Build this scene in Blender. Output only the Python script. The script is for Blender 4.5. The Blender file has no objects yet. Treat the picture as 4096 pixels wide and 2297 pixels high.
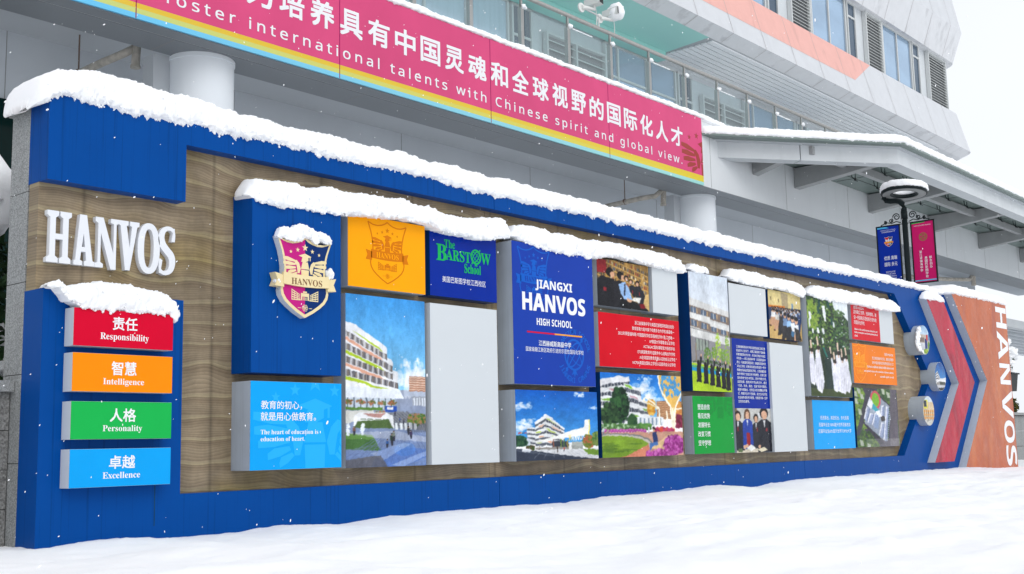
import bpy, bmesh, math, random
import numpy as np
from mathutils import Vector, Matrix, noise as mnoise

# ------------------------------------------------------------------ camera, sky, sun, exposure
S = bpy.context.scene
COL = S.collection
R = math.radians
cam = bpy.data.objects.new('camera', bpy.data.cameras.new('camera'))
COL.objects.link(cam)
cam.data.sensor_width = 36.0
cam.data.lens = 40.29
cam.data.clip_start = 0.05
cam.data.clip_end = 3000
_yaw, _pit, _rol = R(49.2406), R(7.84996), R(-1.23833)
_f = Vector((math.sin(_yaw)*math.cos(_pit), math.cos(_yaw)*math.cos(_pit), math.sin(_pit)))
_r0 = Vector((math.cos(_yaw), -math.sin(_yaw), 0)); _u0 = _r0.cross(_f)
_r = math.cos(_rol)*_r0 + math.sin(_rol)*_u0
_u = -math.sin(_rol)*_r0 + math.cos(_rol)*_u0
cam.matrix_world = Matrix(((_r.x, _u.x, -_f.x, -4.073), (_r.y, _u.y, -_f.y, -8.328), (_r.z, _u.z, -_f.z, 0.683), (0, 0, 0, 1)))
S.camera = cam

SUN_EL, SUN_AZ = R(40), R(196)          # azimuth clockwise from +Y (into the wall)
w = bpy.data.worlds.new('World'); S.world = w; w.use_nodes = True
nt = w.node_tree; bg = nt.nodes['Background']
sky = nt.nodes.new('ShaderNodeTexSky'); sky.sky_type = 'NISHITA'; sky.sun_disc = False
sky.sun_elevation = SUN_EL; sky.sun_rotation = SUN_AZ
sky.air_density = 1.0; sky.dust_density = 6.0; sky.ozone_density = 1.0
hs = nt.nodes.new('ShaderNodeHueSaturation'); hs.inputs['Saturation'].default_value = 0.16
nt.links.new(sky.outputs[0], hs.inputs['Color'])
# closed cloud deck: the clear sky shows through only faintly; clouds a little brighter overhead and structured by noise
tc = nt.nodes.new('ShaderNodeTexCoord'); cn = nt.nodes.new('ShaderNodeTexNoise'); cn.inputs['Scale'].default_value = 1.6; cn.inputs['Detail'].default_value = 4
nt.links.new(tc.outputs['Generated'], cn.inputs['Vector'])
cl = nt.nodes.new('ShaderNodeMapRange'); cl.inputs['From Min'].default_value = 0.3; cl.inputs['From Max'].default_value = 0.7; cl.inputs['To Min'].default_value = 0.92; cl.inputs['To Max'].default_value = 1.08
nt.links.new(cn.outputs['Fac'], cl.inputs['Value'])
cc = nt.nodes.new('ShaderNodeVectorMath'); cc.operation = 'SCALE'; cc.inputs[0].default_value = (7.2, 7.5, 7.9); nt.links.new(cl.outputs[0], cc.inputs['Scale'])
cm = nt.nodes.new('ShaderNodeMix'); cm.data_type = 'RGBA'; cm.inputs['Factor'].default_value = 0.85
nt.links.new(hs.outputs[0], cm.inputs['A']); nt.links.new(cc.outputs[0], cm.inputs['B']); nt.links.new(cm.outputs['Result'], bg.inputs[0])
bg.inputs[1].default_value = 0.13
sun = bpy.data.objects.new('sun', bpy.data.lights.new('sun', 'SUN')); COL.objects.link(sun)
sun.data.energy = 0.5; sun.data.angle = R(40); sun.data.color = (1, 0.97, 0.93)
_sd = Vector((math.sin(SUN_AZ)*math.cos(SUN_EL), math.cos(SUN_AZ)*math.cos(SUN_EL), math.sin(SUN_EL)))
sun.rotation_euler = _sd.to_track_quat('Z', 'Y').to_euler()
S.view_settings.view_transform = 'Standard'; S.view_settings.look = 'None'
S.view_settings.exposure = 0.17; S.view_settings.gamma = 1.0
S.render.engine = 'CYCLES'
S.cycles.max_bounces = 6; S.cycles.diffuse_bounces = 4; S.cycles.glossy_bounces = 3
S.cycles.transparent_max_bounces = 16; S.cycles.caustics_reflective = False; S.cycles.caustics_refractive = False

# ------------------------------------------------------------------ helpers
def lin(c):
    return tuple(((v/255)/12.92 if v <= 10 else (((v/255)+0.055)/1.055)**2.4) for v in c[:3])

MATS = {}
def mat(name, col, rough=0.5, var=0.0, vscale=(3, 3, 3), bump=0.0, bscale=60, metal=0.0, spec=0.09, coat=0.0,
        streak=0.0, streak_scale=18, wave=0.0):
    """Principled material with a little object-space colour variation, run-off streaks and bump."""
    if name in MATS: return MATS[name]
    m = bpy.data.materials.new(name); m.use_nodes = True; MATS[name] = m
    t = m.node_tree; b = t.nodes['Principled BSDF']; N = t.nodes.new; L = t.links.new
    b.inputs['Roughness'].default_value = rough; b.inputs['Metallic'].default_value = metal
    b.inputs['Specular IOR Level'].default_value = spec
    if coat: b.inputs['Coat Weight'].default_value = coat; b.inputs['Coat Roughness'].default_value = 0.06
    b.inputs['Base Color'].default_value = (*col, 1)
    geo = N('ShaderNodeNewGeometry')
    cur = None
    def mul(fac_socket, lo, hi, prev, f0=.3, f1=.7):
        mr = N('ShaderNodeMapRange'); mr.inputs['From Min'].default_value = f0; mr.inputs['From Max'].default_value = f1
        mr.inputs['To Min'].default_value = lo; mr.inputs['To Max'].default_value = hi; L(fac_socket, mr.inputs['Value'])
        mx = N('ShaderNodeVectorMath'); mx.operation = 'SCALE'
        if prev is None: mx.inputs[0].default_value = col
        else: L(prev, mx.inputs[0])
        L(mr.outputs[0], mx.inputs['Scale']); return mx.outputs[0]
    def nz(scale, detail=4, rgh=0.55):
        mp = N('ShaderNodeVectorMath'); mp.operation = 'MULTIPLY'; mp.inputs[1].default_value = scale; L(geo.outputs['Position'], mp.inputs[0])
        n = N('ShaderNodeTexNoise'); n.inputs['Scale'].default_value = 1.0; n.inputs['Detail'].default_value = detail
        n.inputs['Roughness'].default_value = rgh; L(mp.outputs[0], n.inputs['Vector']); return n.outputs['Fac']
    if var: cur = mul(nz(vscale), 1-var, 1+var, cur)
    if streak:
        cur = mul(nz((streak_scale, streak_scale, 0.5), 4, 0.6), 1, 1-streak, cur, .55, .66)
    if cur is not None: L(cur, b.inputs['Base Color'])
    if bump or wave:
        bp = N('ShaderNodeBump'); bp.inputs['Strength'].default_value = 1.0
        if bump:
            bp.inputs['Distance'].default_value = bump; L(nz((bscale,)*3, 6, 0.65), bp.inputs['Height'])
        else:
            bp.inputs['Distance'].default_value = wave; L(nz((2.2, 2.2, 3.0), 2, 0.4), bp.inputs['Height'])
        L(bp.outputs[0], b.inputs['Normal'])
    return m

class MB:
    """Collects shapes and links them as ONE mesh object."""
    def __init__(s): s.v = []; s.f = []; s.m = []
    def add(s, vs, fs, mi=0):
        o = len(s.v); s.v += [tuple(v) for v in vs]; s.f += [tuple(i+o for i in f) for f in fs]; s.m += [mi]*len(fs)
    def box(s, x0, x1, y0, y1, z0, z1, mi=0):
        s.add([(x0,y0,z0),(x1,y0,z0),(x1,y1,z0),(x0,y1,z0),(x0,y0,z1),(x1,y0,z1),(x1,y1,z1),(x0,y1,z1)],
              [(0,3,2,1),(4,5,6,7),(0,1,5,4),(1,2,6,5),(2,3,7,6),(3,0,4,7)], mi)
    def prism(s, pts, y0, y1, mi=0, mside=None):
        """polygon in (x,z) extruded from y0 (front) to y1"""
        a = sum(pts[i][0]*pts[(i+1) % len(pts)][1]-pts[(i+1) % len(pts)][0]*pts[i][1] for i in range(len(pts)))
        if a < 0: pts = pts[::-1]
        n = len(pts)
        s.add([(x, y0, z) for x, z in pts]+[(x, y1, z) for x, z in pts], [tuple(range(n)), tuple(range(2*n-1, n-1, -1))], mi)
        o = len(s.v)-2*n
        for i in range(n):
            j = (i+1) % n
            s.f.append((o+i, o+n+i, o+n+j, o+j)); s.m.append(mi if mside is None else mside)
    def hull8(s, lo, hi, mi=0):
        """two quads (4 points each) joined into a solid"""
        s.add(list(lo)+list(hi), [(0,3,2,1),(4,5,6,7),(0,1,5,4),(1,2,6,5),(2,3,7,6),(3,0,4,7)], mi)
    def poly(s, pts, y, mi=0):
        a = sum(pts[i][0]*pts[(i+1) % len(pts)][1]-pts[(i+1) % len(pts)][0]*pts[i][1] for i in range(len(pts)))
        if a < 0: pts = pts[::-1]
        s.add([(x, y, z) for x, z in pts], [tuple(range(len(pts)))], mi)
    def tube(s, path, r, n=10, mi=0, cap=True):
        P = [Vector(p) for p in path]; k = len(P); rs = r if isinstance(r, (list, tuple)) else [r]*k
        o = len(s.v); up = Vector((0.13, 0.27, 0.95))
        for i, p in enumerate(P):
            d = (P[min(i+1, k-1)]-P[max(i-1, 0)]).normalized()
            a = d.cross(up)
            if a.length < 1e-3: a = d.cross(Vector((1, 0, 0)))
            a.normalize(); b = d.cross(a)
            for j in range(n):
                t = 2*math.pi*j/n; s.v.append(tuple(p+rs[i]*(math.cos(t)*a+math.sin(t)*b)))
        for i in range(k-1):
            for j in range(n):
                q = (j+1) % n; s.f.append((o+i*n+j, o+i*n+q, o+(i+1)*n+q, o+(i+1)*n+j)); s.m.append(mi)
        if cap:
            s.f.append(tuple(o+j for j in range(n-1, -1, -1))); s.m.append(mi)
            s.f.append(tuple(o+(k-1)*n+j for j in range(n))); s.m.append(mi)
    def blob(s, c, r, seed=0, sub=2, amp=0.25, mi=0):
        bm = bmesh.new(); bmesh.ops.create_icosphere(bm, subdivisions=sub, radius=1.0)
        vs = []
        for v in bm.verts:
            k = 1+amp*mnoise.noise(v.co*1.7+Vector((seed*3.1, seed*1.7, 5)))+amp*0.5*mnoise.noise(v.co*4.5+Vector((seed, 9, seed)))
            vs.append((c[0]+v.co.x*r[0]*k, c[1]+v.co.y*r[1]*k, c[2]+v.co.z*r[2]*k))
        fs = [tuple(v.index for v in f.verts) for f in bm.faces]; bm.free(); s.add(vs, fs, mi)
    def build(s, name, mats, parent=None, smooth=False):
        if not isinstance(mats, (list, tuple)): mats = [mats]
        me = bpy.data.meshes.new(name)
        off = Vector(parent['_w']) if parent is not None and '_w' in parent else Vector((0, 0, 0))
        me.from_pydata([(v[0]-off.x, v[1]-off.y, v[2]-off.z) for v in s.v], [], s.f)
        for m in mats: me.materials.append(m)
        me.polygons.foreach_set('material_index', s.m)
        if smooth: me.polygons.foreach_set('use_smooth', [True]*len(s.f))
        me.update()
        o = bpy.data.objects.new(name, me); COL.objects.link(o)
        if parent is not None:
            o.parent = parent; o['_w'] = tuple(off)
        return o

def thing(name, label, cat, loc=(0, 0, 0), group=None):
    o = bpy.data.objects.new(name, None); COL.objects.link(o); o.location = loc; o.empty_display_size = 0.2
    o['_w'] = tuple(loc); o['label'] = label; o['category'] = cat
    if group: o['group'] = group
    return o
def tag(o, label, cat, group=None):
    o['label'] = label; o['category'] = cat
    if group: o['group'] = group
    return o
def struct(o, kind='structure'):
    o['kind'] = kind; return o
def interp(tab, x, k):
    if x <= tab[0][0]: return tab[0][k]
    for a, b in zip(tab, tab[1:]):
        if x <= b[0]:
            t = (x-a[0])/(b[0]-a[0]); return a[k]+(b[k]-a[k])*t
    return tab[-1][k]
def fbm(x, y, z, oct=4):
    return mnoise.fractal(Vector((x, y, z)), 1.0, 2.0, oct, noise_basis='PERLIN_ORIGINAL')

# ------------------------------------------------------------------ lettering
def _map(sx, up, lo, dig=None):
    out = ''
    for c in sx:
        if 'A' <= c <= 'Z': out += chr(up+ord(c)-65)
        elif 'a' <= c <= 'z': out += chr(lo+ord(c)-97)
        elif dig and '0' <= c <= '9': out += chr(dig+ord(c)-48)
        else: out += c
    return out
def glyphs(text, style, spacing=1.0):
    body = text
    if style in ('sb', 'ss'): body = _map(text, 0x1D400, 0x1D41A, 0x1D7CE)
    elif style == 'gb': body = _map(text, 0x1D5D4, 0x1D5EE, 0x1D7EC)
    elif style == 'g': body = _map(text, 0x1D5A0, 0x1D5BA, 0x1D7E2)
    cu = bpy.data.curves.new('lettering', 'FONT'); cu.body = body; cu.space_character = spacing; cu.resolution_u = 3
    o = bpy.data.objects.new('lettering', cu); COL.objects.link(o)
    bpy.context.view_layer.update()
    dg = bpy.context.evaluated_depsgraph_get()
    me = bpy.data.meshes.new_from_object(o.evaluated_get(dg))
    V = np.zeros(len(me.vertices)*3); me.vertices.foreach_get('co', V); V = V.reshape(-1, 3)[:, :2].copy()
    F = [tuple(p.vertices) for p in me.polygons]
    bpy.data.objects.remove(o); bpy.data.meshes.remove(me); bpy.data.curves.remove(cu)
    return V, F
BOLD = {'cb': 0.018, 'c': 0.0, 'sb': 0.0, 'ss': 0.012, 'gb': 0.012, 'g': 0.006}
def text_xz(mb, text, style, x0, x1, z0, z1, y, mi=0, spacing=1.0, bold=None, rot=False):
    """fit lettering into a rectangle of the plane y; rot = letters reading downwards"""
    V, F = glyphs(text, style, spacing)
    lo = V.min(0); hi = V.max(0); U = (V-lo)/(hi-lo)
    w_, h_ = x1-x0, z1-z0
    d = (bold if bold is not None else BOLD[style]*(0.5 if h_ < 0.09 else 1))*(h_ if not rot else w_)
    cps = [(-d, -d), (d, d), (-d, d), (d, -d)] if d > 0 else [(0, 0)]
    for k, (ax, az) in enumerate(cps):
        yy = y-0.00025*k
        if rot: P = [(x0+w_*b+ax, yy, z1-h_*a+az) for a, b in U]
        else: P = [(x0+w_*a+ax, yy, z0+h_*b+az) for a, b in U]
        mb.add(P, F, mi)

# ------------------------------------------------------------------ printed pictures: drawn here as a fine grid of coloured points
rng = np.random.default_rng(7)
class Art:
    def __init__(s, w, h, bgc=(255, 255, 255)):
        s.w, s.h = w*2, h*2; s.a = np.zeros((s.h, s.w, 3), np.float32); s.a[:] = bgc
        yy, xx = np.mgrid[0:s.h, 0:s.w]; s.X = (xx+0.5)/s.w; s.Y = (yy+0.5)/s.h     # Y runs down
    def put(s, m, c, al=1.0, sl=None):
        t = s.a if sl is None else s.a[sl]
        t[m] = t[m]*(1-al)+np.array(c, np.float32)*al
    def grad(s, y0, y1, c0, c1):
        m = (s.Y >= y0) & (s.Y < y1); t = ((s.Y-y0)/(y1-y0))[..., None]
        g = np.array(c0)*(1-t)+np.array(c1)*t; s.a[m] = g[m]
    def poly(s, P, c, al=1.0):
        P = np.array(P, float)
        x0 = max(0, int(P[:, 0].min()*s.w)-1); x1 = min(s.w, int(P[:, 0].max()*s.w)+2)
        y0 = max(0, int(P[:, 1].min()*s.h)-1); y1 = min(s.h, int(P[:, 1].max()*s.h)+2)
        if x1 <= x0 or y1 <= y0: return
        X = s.X[y0:y1, x0:x1]; Y = s.Y[y0:y1, x0:x1]; ins = np.zeros(X.shape, bool)
        for i in range(len(P)):
            (ax, ay), (bx, by) = P[i], P[(i+1) % len(P)]
            if ay == by: continue
            ins ^= ((ay > Y) != (by > Y)) & (X < (bx-ax)*(Y-ay)/(by-ay)+ax)
        s.put(ins, c, al, (slice(y0, y1), slice(x0, x1)))
    def rect(s, x0, y0, x1, y1, c, al=1.0): s.poly([(x0, y0), (x1, y0), (x1, y1), (x0, y1)], c, al)
    def ell(s, cx, cy, rx, ry, c, al=1.0):
        x0 = max(0, int((cx-rx)*s.w)-1); x1 = min(s.w, int((cx+rx)*s.w)+2); y0 = max(0, int((cy-ry)*s.h)-1); y1 = min(s.h, int((cy+ry)*s.h)+2)
        if x1 <= x0 or y1 <= y0: return
        X = s.X[y0:y1, x0:x1]; Y = s.Y[y0:y1, x0:x1]
        s.put(((X-cx)/rx)**2+((Y-cy)/ry)**2 < 1, c, al, (slice(y0, y1), slice(x0, x1)))
    def line(s, P, wd, c, al=1.0):
        asp = s.w/s.h
        for (ax, ay), (bx, by) in zip(P, P[1:]):
            dx, dy = (bx-ax)*asp, by-ay; l = math.hypot(dx, dy) or 1; nx, ny = -dy/l*wd/2/asp, dx/l*wd/2
            s.poly([(ax+nx, ay+ny), (bx+nx, by+ny), (bx-nx, by-ny), (ax-nx, ay-ny)], c, al)
    def leaves(s, cx, cy, rx, ry, n, cols, size=0.02):
        for _ in range(n):
            t = rng.random()*6.283; q = math.sqrt(rng.random())
            z = size*(0.5+rng.random()); s.ell(cx+rx*q*math.cos(t), cy+ry*q*math.sin(t), z, z*s.w/s.h, cols[rng.integers(len(cols))], 0.85)
    def noise(s, amt, x0=0, y0=0, x1=1, y1=1, cell=2):
        m = (s.X >= x0) & (s.X < x1) & (s.Y >= y0) & (s.Y < y1)
        g = rng.normal(0, amt, (s.h//cell+1, s.w//cell+1)).astype(np.float32); g = np.kron(g, np.ones((cell, cell), np.float32))[:s.h, :s.w]
        s.a[m] += g[m][:, None]
    def person(s, x, y, h, top, bot, skin=(214, 170, 140), hair=(30, 24, 22), al=1.0):
        w_ = h*0.28*s.h/s.w
        s.poly([(x-w_*.5, y+h*.16), (x+w_*.5, y+h*.16), (x+w_*.55, y+h*.58), (x-w_*.55, y+h*.58)], top, al)
        s.poly([(x-w_*.5, y+h*.55), (x+w_*.5, y+h*.55), (x+w_*.3, y+h), (x-w_*.3, y+h)], bot, al)
        s.ell(x, y+h*.08, w_*.33, h*.075, skin, al); s.ell(x, y+h*.045, w_*.36, h*.055, hair, al)
    def finish(s, amt=.08):
        """camera softness and tonal mottling, so that the printed pictures do not look like flat shapes"""
        p = np.pad(s.a, ((2, 2), (2, 2), (0, 0)), 'edge'); b = np.zeros_like(s.a); wsum = 0
        for dy in range(5):
            for dx in range(5):
                k = math.exp(-((dx-2)**2+(dy-2)**2)/2.2); b += k*p[dy:dy+s.h, dx:dx+s.w]; wsum += k
        b /= wsum; f = np.ones((s.h, s.w), np.float32)
        for cells, k in ((5, .35), (11, .35), (26, .30), (60, .25)):
            g = rng.normal(0, 1, (cells+2, cells+2)); u = s.X*cells; v = s.Y*cells; i = v.astype(int); j = u.astype(int); fu = u-j; fv = v-i
            fu = fu*fu*(3-2*fu); fv = fv*fv*(3-2*fv)
            f += amt*k*((g[i, j]*(1-fu)+g[i, j+1]*fu)*(1-fv)+(g[i+1, j]*(1-fu)+g[i+1, j+1]*fu)*fv)
        b = b*f[..., None]
        # slight irregularity of outlines, as in a rephotographed print
        def wob(cells):
            g = rng.normal(0, 1, (cells+2, cells+2)); u = s.X*cells; v = s.Y*cells; i = v.astype(int); j = u.astype(int); fu = u-j; fv = v-i
            return (g[i, j]*(1-fu)+g[i, j+1]*fu)*(1-fv)+(g[i+1, j]*(1-fu)+g[i+1, j+1]*fu)*fv
        ky, kx = np.mgrid[0:s.h, 0:s.w]; k = s.w/300
        ky = (ky+k*1.3*wob(40)).round().astype(int).clip(0, s.h-1); kx = (kx+k*1.3*wob(40)).round().astype(int).clip(0, s.w-1)
        s.a = b[ky, kx]+rng.normal(0, 3.5, (s.h, s.w, 1))
    def build(s, name, x0, x1, z0, z1, y, m, parent=None, keep=None):
        s.finish()
        a = s.a.reshape(s.h//2, 2, s.w//2, 2, 3).mean((1, 3)).clip(0, 255)/255
        H, W = a.shape[:2]
        L = np.where(a <= 0.04045, a/12.92, ((a+0.055)/1.055)**2.4)*0.9
        xs = np.linspace(x0, x1, W); zs = np.linspace(z1, z0, H)
        off = Vector(parent['_w']) if parent is not None else Vector((0, 0, 0))
        XX, ZZ = np.meshgrid(xs, zs)
        V = np.stack([XX-off.x, np.full_like(XX, y-off.y), ZZ-off.z], -1).reshape(-1, 3)
        idx = np.arange(H*W).reshape(H, W)
        Q = np.stack([idx[1:, :-1], idx[1:, 1:], idx[:-1, 1:], idx[:-1, :-1]], -1).reshape(-1, 4)
        if keep is not None:
            cx = ((XX[1:, :-1]+XX[:-1, 1:])/2).ravel(); cz = ((ZZ[1:, :-1]+ZZ[:-1, 1:])/2).ravel(); Q = Q[keep(cx, cz)]
        me = bpy.data.meshes.new(name)
        me.vertices.add(len(V)); me.vertices.foreach_set('co', V.ravel())
        me.loops.add(Q.size); me.loops.foreach_set('vertex_index', Q.ravel().astype(np.int32))
        me.polygons.add(len(Q)); me.polygons.foreach_set('loop_start', np.arange(0, Q.size, 4, dtype=np.int32))
        at = me.color_attributes.new('print', 'FLOAT_COLOR', 'POINT')
        at.data.foreach_set('color', np.concatenate([L.reshape(-1, 3), np.ones((H*W, 1))], 1).astype(np.float32).ravel())
        me.materials.append(m); me.update(); me.validate()
        o = bpy.data.objects.new(name, me); COL.objects.link(o)
        if parent is not None: o.parent = parent; o['_w'] = tuple(off)
        return o
def print_mat():
    m = bpy.data.materials.new('printed_film'); m.use_nodes = True; t = m.node_tree; b = t.nodes['Principled BSDF']
    a = t.nodes.new('ShaderNodeAttribute'); a.attribute_name = 'print'
    t.links.new(a.outputs['Color'], b.inputs['Base Color']); b.inputs['Roughness'].default_value = 0.16; b.inputs['Specular IOR Level'].default_value = 0.12
    g = t.nodes.new('ShaderNodeNewGeometry'); n = t.nodes.new('ShaderNodeTexNoise'); n.inputs['Scale'].default_value = 2.6; n.inputs['Detail'].default_value = 2
    t.links.new(g.outputs['Position'], n.inputs['Vector'])
    bp = t.nodes.new('ShaderNodeBump'); bp.inputs['Strength'].default_value = 1; bp.inputs['Distance'].default_value = 0.02
    t.links.new(n.outputs['Fac'], bp.inputs['Height']); t.links.new(bp.outputs[0], b.inputs['Normal'])
    return m

# ------------------------------------------------------------------ snow
def snow_mat():
    m = bpy.data.materials.new('snow'); m.use_nodes = True; t = m.node_tree; b = t.nodes['Principled BSDF']
    b.inputs['Base Color'].default_value = (0.93, 0.94, 0.955, 1); b.inputs['Roughness'].default_value = 0.9
    b.inputs['Specular IOR Level'].default_value = 0.15
    g = t.nodes.new('ShaderNodeNewGeometry')
    n = t.nodes.new('ShaderNodeTexNoise'); n.inputs['Scale'].default_value = 42; n.inputs['Detail'].default_value = 8; n.inputs['Roughness'].default_value = 0.72
    t.links.new(g.outputs['Position'], n.inputs['Vector'])
    bp = t.nodes.new('ShaderNodeBump'); bp.inputs['Strength'].default_value = 0.35; bp.inputs['Distance'].default_value = 0.012
    t.links.new(n.outputs['Fac'], bp.inputs['Height']); t.links.new(bp.outputs[0], b.inputs['Normal'])
    return m
SNOW = snow_mat()
def snow_strip(name, label, prof, y0, y1, seed=0, dx0=0.012, dxk=0.0012, ring=30, amp=1.0, parent=None, lip=0.03, axis=None, end=0.14, group=None, crumbs=True):
    """loaf of snow along a ledge. prof rows: x, top z, lowest z of the hanging front lip"""
    mb = MB(); x = prof[0][0]; X = []; xe = prof[-1][0]
    while x < xe: X.append(x); x += dx0+dxk*max(0, x)
    X.append(xe)
    ym, hw = (y0+y1)/2, (y1-y0)/2
    rows = []
    for x in X:
        zt = interp(prof, x, 1)+0.030*amp*fbm(x*2.2, seed, 1)+0.014*amp*fbm(x*9, seed, 4)+0.008*amp*fbm(x*30, seed, 6)
        zl = interp(prof, x, 2)
        drip = fbm(x*5, seed+11, 3)*0.022+max(0, fbm(x*17, seed+5, 7))*0.045+max(0, fbm(x*55, seed+8, 2))*0.022
        zb = zl+0.012-drip*amp
        s_ = min((x-X[0])/end, (xe-x)/end, 1.0); k = math.sqrt(max(0, 1-(1-s_)**2))
        zc = zl+(zt-zl)*0.22
        row = []
        for j in range(ring+1):
            th = R(-38)+R(256)*j/ring
            c, q = math.cos(th), math.sin(th)
            yy = ym-hw*math.copysign(abs(c)**0.55, c)
            if q >= 0: zz = zc+(zt-zc)*q**0.75
            else: zz = zc+(zc-(zb if c > 0 else zl+lip))*q/0.616
            yy = ym+(yy-ym)*(0.35+0.65*k) if k < 1 else yy
            zz = zl+0.02+(zz-zl-0.02)*k
            front = max(0, c)
            d = 0.024*fbm(x*6, yy*6+seed, zz*6)+0.014*fbm(x*21+seed, yy*21, zz*21)+0.016*fbm(x*55, yy*55, zz*55+seed, 3)
            d *= amp*(0.55+0.6*front)
            row.append((x+0.3*d, yy-c*d, zz+q*d))
        rows.append(row)
    n = ring+1
    for r_ in rows: mb.v += r_
    for i in range(len(rows)-1):
        for j in range(ring):
            mb.f.append((i*n+j, (i+1)*n+j, (i+1)*n+j+1, i*n+j+1)); mb.m.append(0)
        mb.f.append((i*n+ring, (i+1)*n+ring, (i+1)*n, i*n)); mb.m.append(0)
    mb.f.append(tuple(range(n-1, -1, -1))); mb.m.append(0); o_ = (len(rows)-1)*n
    mb.f.append(tuple(o_+j for j in range(n))); mb.m.append(0)
    # crumbly texture: small lumps sitting in the front face and along the ragged lower edge
    g = random.Random(seed*77+1)
    if amp > .9 and crumbs:
        L_ = xe-X[0]; nb = int(sum(min(80, 480/(4+max(0, x_))) for x_ in np.arange(X[0], xe, .1))*.1)
        for q in range(nb):
            x_ = X[0]+L_*((q+g.random())/nb) if L_ < 8 else X[0]+L_*((q+g.random())/nb)**1.6
            i = min(range(max(0, int(np.searchsorted(X, x_))-1), min(len(X), int(np.searchsorted(X, x_))+2)), key=lambda k: abs(X[k]-x_))
            if min(x_-X[0], xe-x_) < end*.6: continue
            v = rows[i][int(ring*.30*g.random()**2.2)]; r = .004+.008*g.random()**2
            mb.blob(v, (r*1.2, r, r), seed+q, 1, .5)
    if axis:                                   # place the loaf along another line: axis = function (x,y,z)->(x,y,z)
        mb.v = [axis(*v) for v in mb.v]
    o = mb.build(name, SNOW, parent, smooth=True)
    if label: tag(o, label, 'snow', group)
    return o

# ------------------------------------------------------------------ materials
BLUE = mat('blue_paint', (0.0003, 0.060, 0.28), 0.36, spec=.06, var=0.05, vscale=(1.5, 1.5, 1.5), streak=0.22, streak_scale=34)
NAVY = mat('navy_paint', (0.002, 0.035, 0.15), 0.3, var=0.06)
SIDE = mat('grey_box_side', (0.40, 0.45, 0.51), 0.4, var=0.05, streak=0.10, streak_scale=20)
SIDEW = mat('white_box_side', (0.56, 0.60, 0.64), 0.35, var=0.03, streak=0.06)
WHITE = mat('white_face', (0.59, 0.625, 0.65), 0.24, var=0.012, vscale=(1, 1, 1), wave=0.006)
F_RED = mat('red_face', (0.62, 0.0006, 0.026), 0.2, wave=0.008, var=0.03)
F_RED2 = mat('deep_red_face', (0.60, 0.0004, 0.012), 0.14, wave=0.014, var=0.05)
F_ORA = mat('orange_face', (0.90, 0.25, 0.002), 0.2, wave=0.006, var=0.03)
F_ORA2 = mat('amber_face', (0.92, 0.36, 0.001), 0.28, var=0.02)
F_ORA3 = mat('dark_orange_face', (0.80, 0.19, 0.002), 0.16, var=0.05, wave=0.012)
F_GRN = mat('green_face', (0.010, 0.42, 0.075), 0.16, wave=0.012, var=0.03)
F_GRN2 = mat('deep_green_face', (0.004, 0.30, 0.04), 0.14, wave=0.014, var=0.04)
F_CYA = mat('cyan_face', (0.004, 0.34, 0.80), 0.15, wave=0.012, var=0.03)
F_NVB = mat('royal_blue_face', (0.0006, 0.022, 0.28), 0.12, wave=0.02, var=0.06)
F_NVB2 = mat('violet_blue_face', (0.008, 0.044, 0.345), 0.25, var=0.04)
INK = mat('white_ink', (0.82, 0.83, 0.85), 0.35)
INKG = mat('green_ink', (0.01, 0.42, 0.09), 0.35)
INKB = mat('brown_ink', (0.21, 0.11, 0.055), 0.5)
INKR = mat('red_ink', (0.60, 0.003, 0.03), 0.4)
INKY = mat('gold_ink', (0.85, 0.36, 0.03), 0.4)
PALE_B = mat('pale_blue_ink', (0.004, 0.10, 0.50), 0.3)
PALE_C = mat('light_cyan_ink', (0.02, 0.41, 0.86), 0.2)
PALE_O = mat('dark_amber_ink', (0.62, 0.17, 0.001), 0.35)
PALE_O2 = mat('pale_amber_ink', (0.90, 0.30, 0.008), 0.3)
PALE_G = mat('dark_green_ink', (0.004, 0.24, 0.035), 0.3)
GOLD = mat('cream_gold', (0.78, 0.65, 0.37), 0.4, var=0.05)
MAG = mat('crest_magenta', (0.50, 0.015, 0.20), 0.35)
NVY = mat('crest_navy', (0.004, 0.028, 0.14), 0.35)
GRAN = mat('granite', (0.30, 0.31, 0.31), 0.8, var=0.45, vscale=(95, 95, 95), bump=0.004, bscale=90, streak=0.12, streak_scale=3)
GRAN_R = mat('rough_granite', (0.22, 0.22, 0.215), 0.9, var=0.5, vscale=(60, 60, 60), bump=0.02, bscale=38)
JOINT = mat('dark_joint', (0.05, 0.05, 0.05), 0.9)
ALU = mat('aluminium_panel', (0.68, 0.705, 0.725), 0.42, var=0.03, vscale=(.4, .4, .4), streak=0.035, streak_scale=4)
ALUD = mat('stained_panel', (0.66, 0.67, 0.69), 0.5, var=0.03, streak=0.16, streak_scale=2.2)
BANDW = mat('band_panel', (0.60, 0.615, 0.64), 0.45, var=0.03, streak=0.05, streak_scale=2.0)
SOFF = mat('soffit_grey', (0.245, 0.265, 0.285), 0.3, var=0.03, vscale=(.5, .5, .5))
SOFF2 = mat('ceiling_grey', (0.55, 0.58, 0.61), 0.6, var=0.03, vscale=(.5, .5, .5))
WALLG = mat('back_wall_grey', (0.68, 0.72, 0.76), 0.55, var=0.04, vscale=(.6, .6, .6))
PIPE = mat('old_pvc_pipe', (0.48, 0.45, 0.40), 0.6, var=0.25, vscale=(9, 9, 9))
RUST = mat('rusty_rod', (0.22, 0.16, 0.13), 0.8)
STEEL = mat('brushed_steel', (0.42, 0.41, 0.39), 0.38, metal=0.75, var=0.1, vscale=(20, 20, 3))
BLACK = mat('black_metal', (0.012, 0.018, 0.020), 0.4)
PRINT = print_mat()

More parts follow.
